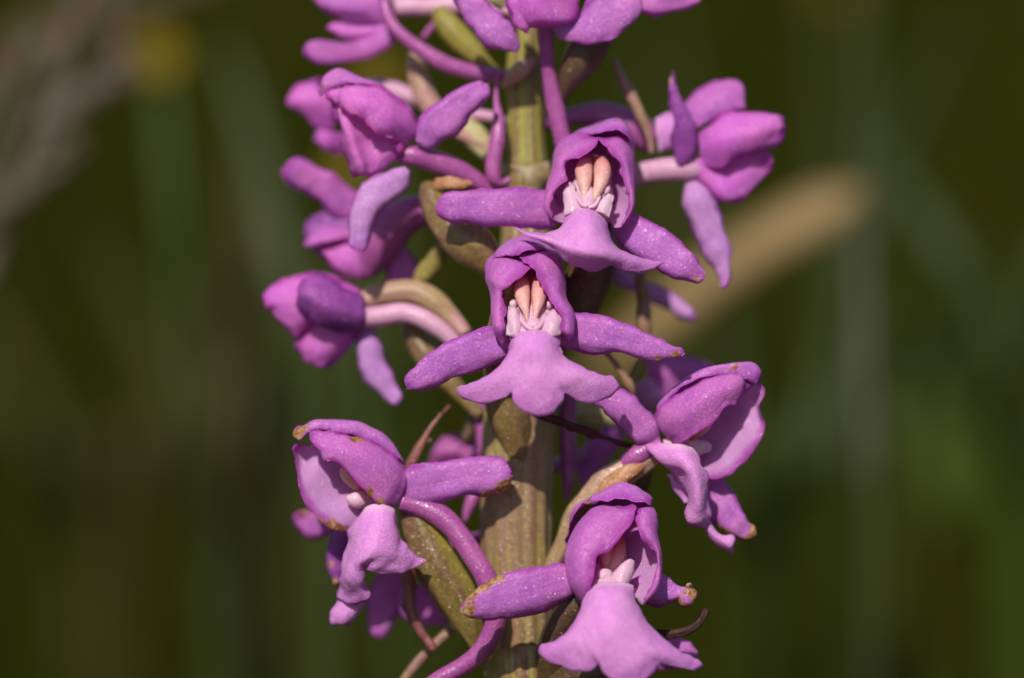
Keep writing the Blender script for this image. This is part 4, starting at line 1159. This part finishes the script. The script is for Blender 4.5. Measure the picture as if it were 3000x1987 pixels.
# ---- upper right flower
J = flower('upper right flower with an upright dark sepal and a hanging pale one', (560, 690, -20), 9)
rows('petal', J, 9, [[(640, 480, -20), (655, 560, 0), (660, 640, -15)], [(720, 385, 0), (740, 520, 50), (770, 692, 20)], [(860, 322, 10), (880, 470, 75), (870, 642, 40)],
                     [(1000, 310, 10), (1020, 440, 75), (1010, 592, 40)], [(1120, 325, 5), (1130, 420, 50), (1100, 560, 25)], [(1195, 355, 0), (1205, 430, 15), (1170, 520, 10)]], 'magenta', nu=24, nv=36)
rows('dorsal_sepal', J, 9, [[(520, 300, -90), (580, 340, -60), (640, 430, -40)], [(640, 190, -85), (690, 270, -50), (720, 380, -40)], [(790, 120, -85), (830, 200, -55), (840, 320, -45)],
                            [(880, 118, -88), (920, 190, -70), (930, 310, -55)], [(940, 165, -90), (945, 210, -80), (942, 300, -65)]], 'petal', nu=20, nv=26)
rows('petal', J, 9, [[(370, 370, -50), (380, 460, -40), (390, 570, -50)], [(450, 330, -55), (460, 440, -40), (470, 560, -50)], [(560, 320, -60), (570, 450, -50), (580, 600, -55)]], 'lip', nu=12, nv=14)
strap('lateral_sepal', J, 9, [(530, 670, 10, 50), (555, 560, 30, 84), (555, 420, 40, 84), (515, 290, 42, 50), (490, 200, 42, 34), (470, 130, 42, 34), (485, 68, 38, 20)], 'dark', tip=.12, roll=1.8, wither=[(450, 130, 44, 45)])
rows('lip', J, 9, [[(540, 690, -30), (640, 620, -10), (760, 650, 0), (1060, 570, 0)], [(620, 770, -30), (720, 740, 5), (850, 690, -10), (1108, 590, -5)], [(720, 840, -30), (800, 830, 10), (910, 760, -10), (1122, 660, -15)],
                   [(780, 892, -35), (850, 890, 0), (960, 820, -15), (1095, 720, -20)], [(850, 912, -35), (890, 908, -20), (930, 892, -25), (955, 850, -28)]], 'magenta', nu=28, nv=32, wave=4)
strap('lateral_sepal', J, 9, [(600, 770, -15, 50), (640, 880, 10, 98), (700, 1030, 20, 104), (758, 1180, 20, 94), (795, 1320, 20, 60), (808, 1445, 20, 40)], 'lilac', tip=.2, roll=1.6, wither=[(625, 800, 5, 30)])
tube('pedicel', J, 9, [(60, 770, -80, 66), (180, 745, -65, 74), (330, 705, -50, 74), (480, 690, -30, 78), (600, 690, -25, 70), (700, 690, -25, 30)], 'spur_pale')
strap('bract', J, 9, [(345, 590, -10, 26), (330, 480, -10, 32), (285, 360, -15, 30), (215, 210, -20, 28), (150, 90, -30, 26), (100, -20, -40, 18)], 'bract_tan', roll=2)
tube('pedicel', orchid, 9, [(-420, 420, -120, 40), (-150, 350, -150, 60), (50, 350, -150, 90), (230, 430, -150, 110), (360, 520, -140, 80)], 'spur')

# ---- topmost flower
K = flower('topmost flower seen from below, with a broad right sepal', (620, 160, 120), 4)
strap('lateral_sepal', K, 4, [(470, 310, 140, 40), (395, 255, 160, 92), (300, 175, 165, 112), (205, 75, 160, 98), (120, -20, 150, 60), (80, -90, 145, 30)], tip=.15, wither=[(120, 50, 155, 32)])
rows('lip', K, 4, [[(370, -160, 180), (600, -150, 225), (870, -150, 180)], [(388, 20, 172), (600, 10, 225), (856, 10, 182)], [(430, 140, 165), (590, 125, 215), (850, 110, 175)], [(515, 218, 150), (560, 190, 180), (835, 140, 160)]],
     'magenta', nu=24, nv=28, wave=4)
strap('lip_fold', K, 4, [(420, -120, 190, 50), (450, 20, 200, 52), (490, 130, 195, 46), (530, 210, 180, 16)], 'magenta', roll=1.8)
rows('lateral_sepal', K, 4, [[(690, 170, 120), (715, 220, 130), (745, 248, 125)], [(850, 80, 150), (890, 190, 170), (890, 276, 160)], [(950, -20, 155), (1030, 120, 175), (1045, 256, 165)],
                             [(1110, -60, 150), (1160, 80, 168), (1155, 198, 160)], [(1200, -50, 145), (1230, 50, 152), (1225, 120, 150)], [(1235, 0, 142), (1248, 50, 145), (1245, 85, 145)]], 'sepal', nu=26, nv=34, wither=[(1235, 40, 145, 35), (750, 245, 130, 25)])
strap('petal', K, 4, [(1120, -30, 80, 50), (1280, 12, 90, 78), (1420, 18, 92, 84), (1550, -5, 86, 62), (1650, -35, 80, 30)], 'petal', tip=.12, wither=[(1630, -5, 82, 40)])
tube('ovary', K, 4, [(1010, 120, 50, 80), (960, 230, 45, 110), (890, 330, 42, 122), (820, 440, 32, 100), (772, 540, 18, 60), (735, 650, -10, 30), (690, 750, -40, 24)], 'ovary_dark', ribs=6, amp=.04, twist=2)
tube('spur', K, 4, [(640, 100, 90, 55), (640, 220, 70, 50), (655, 400, 40, 46), (690, 620, 20, 52), (735, 830, 20, 56), (770, 960, 20, 50), (800, 1060, 20, 35)], 'spur')
tube('spur', orchid, 14, [(960, 400, -40, 26), (930, 620, 0, 30), (955, 850, 25, 52), (945, 1080, 38, 76), (905, 1290, 42, 80), (915, 1430, 42, 74), (985, 1490, 40, 45), (1075, 1445, 36, 32)], 'spur')
tube('ovary', K, 3, [(1800, -120, 40, 80), (1850, -20, 40, 85), (1900, 60, 40, 40)], 'ovary_cream')
tube('bud', orchid, 14, [(1000, 520, -20, 40), (1120, 400, 0, 62), (1230, 320, 10, 60), (1330, 270, 0, 26)], 'ovary_pink', wave=5)
rows('bract_scar', orchid, 14, [[(1050, 1290, -40), (1240, 1330, -4), (1430, 1280, -35)], [(1080, 1380, -36), (1250, 1400, 4), (1450, 1385, -32)], [(1070, 1470, -36), (1260, 1480, 4), (1450, 1475, -34)], [(1090, 1560, -40), (1260, 1575, -2), (1440, 1560, -38)]],
     'scar', nu=24, nv=24, wave=9, jag=16, thick=10)

# ---- top left flower
L_f = flower('top left flower cut by the edge, long mauve spur curving to the stem', (900, 150, -170), 3)
rows('petal', L_f, 3, [[(960, 250, -160), (940, 60, -150), (920, -120, -170)], [(720, 180, -165), (680, 60, -135), (620, -140, -170)], [(500, 130, -172), (470, 40, -150), (420, -140, -172)], [(290, -20, -175), (260, -70, -170), (250, -140, -175)]], 'petal', nu=20, nv=28)
rows('lip', L_f, 3, [[(950, 150, -175), (960, 220, -160), (950, 300, -170)], [(700, 170, -185), (720, 260, -165), (740, 345, -178)], [(520, 170, -190), (540, 240, -172), (560, 310, -182)], [(438, 210, -190), (440, 235, -185), (470, 270, -186)]], 'magenta', nu=18, nv=24)
strap('lateral_sepal', L_f, 3, [(960, 230, -155, 55), (880, 330, -142, 74), (760, 395, -138, 78), (600, 430, -134, 78), (430, 425, -130, 88), (320, 405, -130, 78), (255, 390, -130, 50)], 'petal', tip=.12)
tube('pedicel', L_f, 3, [(900, 60, -200, 70), (1100, 55, -195, 82), (1300, 55, -190, 82), (1560, 45, -180, 76), (1800, 60, -150, 60), (2000, 100, -120, 40)], 'spur_pale')
tube('spur', L_f, 3, [(900, -160, -110, 44), (912, 0, -85, 44), (955, 160, -62, 50), (1060, 290, -50, 56), (1230, 420, -45, 62), (1430, 530, -45, 64), (1640, 590, -50, 60), (1830, 615, -60, 50), (1960, 640, -70, 30)], 'spur', ns=24)
tube('ovary', orchid, 3, [(1350, 70, -150, 60), (1410, 180, -142, 95), (1510, 300, -132, 112), (1620, 410, -122, 98), (1740, 520, -112, 60), (1900, 640, -100, 30)], 'ovary_yellow', ribs=6, amp=.04, twist=2)
tube('bract', orchid, 3, [(1400, 100, -190, 26), (1330, 190, -190, 28), (1230, 310, -195, 28)], 'spur')

# ---- flowers on the far side of the stem
M1 = flower('far flower behind the middle ones, pointed pale sepal on the right', (290, 150, -210), 11)
strap('lateral_sepal', M1, 11, [(120, 40, -200, 60), (300, 135, -220, 72), (520, 240, -210, 98), (800, 375, -200, 110), (1050, 505, -195, 100), (1220, 620, -190, 74), (1330, 700, -190, 42)], 'lilac', roll=1.6)
strap('bract', orchid, 11, [(745, 1000, -50, 62), (745, 850, -52, 62), (742, 650, -56, 62), (722, 400, -60, 56), (695, 150, -62, 48), (680, 0, -64, 40)], 'bract_tan', roll=1.8)
tube('pedicel', M1, 11, [(400, 120, -210, 60), (150, 200, -180, 90), (-200, 400, -120, 90), (-500, 600, -70, 60)], 'spur')
M2 = flower('far flower behind the right hood', (600, 330, -230), 8)
rows('petal', M2, 8, [[(560, 60, -230), (590, 200, -200), (560, 360, -230)], [(740, 85, -230), (770, 230, -195), (700, 430, -230)], [(890, 120, -232), (900, 240, -205), (830, 420, -232)], [(1040, 180, -235), (1020, 230, -225), (980, 300, -235)]], 'petal', nu=20, nv=26)
rows('lip', M2, 8, [[(500, 310, -220), (600, 270, -200), (700, 320, -215)], [(520, 400, -220), (610, 380, -195), (700, 420, -215)], [(560, 480, -222), (620, 480, -210), (680, 480, -220)]], 'lip', nu=14, nv=16)
strap('bract', orchid, 11, [(560, 1620, 40, 30), (590, 1500, 50, 36), (465, 1285, 58, 38), (340, 1100, 56, 32), (250, 960, 50, 20)], 'bract_tan', roll=2)
tube('ovary', M2, 11, [(760, 1080, -100, 50), (690, 1190, -95, 66), (610, 1330, -90, 62), (500, 1480, -80, 40), (300, 1650, -60, 30)], 'ovary_yellow')
M3 = flower('far flower hanging behind the lower left lip', (980, 600, -150), 12)
strap('lateral_sepal', M3, 12, [(1000, 560, -150, 90), (915, 760, -150, 135), (860, 960, -150, 138), (832, 1110, -150, 105), (822, 1215, -150, 70)], 'petal', tip=.25)
strap('lateral_sepal', M3, 12, [(1000, 740, -150, 80), (1110, 900, -142, 150), (1230, 1010, -140, 130), (1330, 1060, -140, 80), (1430, 1070, -140, 45)], 'petal')
strap('petal', M3, 12, [(560, 220, -90, 60), (470, 250, -70, 70), (350, 265, -55, 100), (240, 255, -47, 118), (160, 205, -42, 100), (105, 150, -40, 65)], 'petal', tip=.2, wither=[(205, 180, -42, 75)])
tube('pedicel', M3, 12, [(980, 560, -150, 60), (1200, 500, -140, 70), (1450, 420, -100, 70), (1650, 380, -50, 60), (1780, 360, -20, 40)], 'spur')
tube('pedicel', M3, 12, [(500, 260, -100, 50), (750, 300, -140, 60), (980, 480, -160, 60)], 'spur')
M5 = flower('dull mauve far flower left of the stem', (550, 560, -250), 10)
rows('petal', M5, 10, [[(310, 700, -260), (350, 560, -230), (440, 450, -260)], [(450, 720, -255), (500, 560, -215), (560, 440, -255)], [(600, 720, -255), (640, 580, -220), (660, 470, -255)], [(760, 700, -255), (760, 600, -240), (740, 520, -255)]], 'spur', nu=18, nv=24)
tube('spur', M5, 10, [(740, 40, -70, 60), (760, 200, -66, 68), (790, 380, -62, 74), (800, 560, -60, 74), (790, 700, -60, 60), (740, 860, -40, 60), (690, 990, -20, 58), (650, 1090, -15, 40), (628, 1180, -12, 14)], 'spur')
tube('pedicel', M5, 10, [(640, 600, -240, 80), (800, 640, -180, 80), (950, 700, -100, 70), (1050, 760, -30, 50)], 'spur')
tube('bract', orchid, 10, [(700, 160, -90, 30), (690, 300, -95, 45), (650, 430, -100, 50), (620, 500, -105, 30)], 'ovary_dark')
M6 = flower('far flower in the gap right of the stem', (1650, 650, -250), 10)
rows('petal', M6, 10, [[(1480, 640, -250), (1600, 760, -220), (1640, 900, -250)], [(1640, 520, -250), (1760, 600, -215), (1800, 740, -250)], [(1780, 400, -250), (1880, 480, -220), (1920, 600, -250)], [(1900, 320, -252), (1980, 380, -240), (2000, 460, -252)]], 'petal', nu=18, nv=24)
tube('pedicel', M6, 10, [(1700, 600, -240, 70), (1550, 640, -180, 70), (1400, 700, -80, 60), (1330, 720, -40, 40)], 'spur')
tube('ovary', M6, 10, [(2000, 330, -140, 50), (1880, 285, -125, 80), (1740, 245, -120, 112), (1600, 220, -110, 95), (1450, 240, -70, 70), (1300, 300, -30, 50)], 'ovary_cream', ribs=6, amp=.04)
M7 = flower('lowest far flower with an orange edged sepal behind the lip', (1100, 1200, 130), 13)
rows('lateral_sepal', M7, 13, [[(900, 960, 140), (920, 1200, 165), (860, 1500, 140)], [(1200, 990, 145), (1230, 1220, 170), (1130, 1490, 145)], [(1420, 1010, 145), (1450, 1200, 165), (1380, 1440, 145)], [(1530, 1060, 145), (1570, 1200, 155), (1560, 1330, 145)],
                               [(1590, 1180, 145), (1600, 1230, 148), (1590, 1290, 145)]], 'petal', nu=22, nv=30, wither=[(1560, 1290, 145, 120), (1420, 1260, 150, 100), (1250, 1420, 150, 120), (1080, 1480, 145, 110)])
tube('pedicel', M7, 13, [(1000, 1150, 140, 120), (700, 1300, 130, 140), (300, 1500, 110, 160), (-200, 1700, 90, 170), (-700, 1800, 70, 140)], 'spur')
strap('lip_lobe', C, 7, [(1200, 1560, 300, 60), (1130, 1620, 290, 80), (1080, 1700, 280, 60)], 'dark')
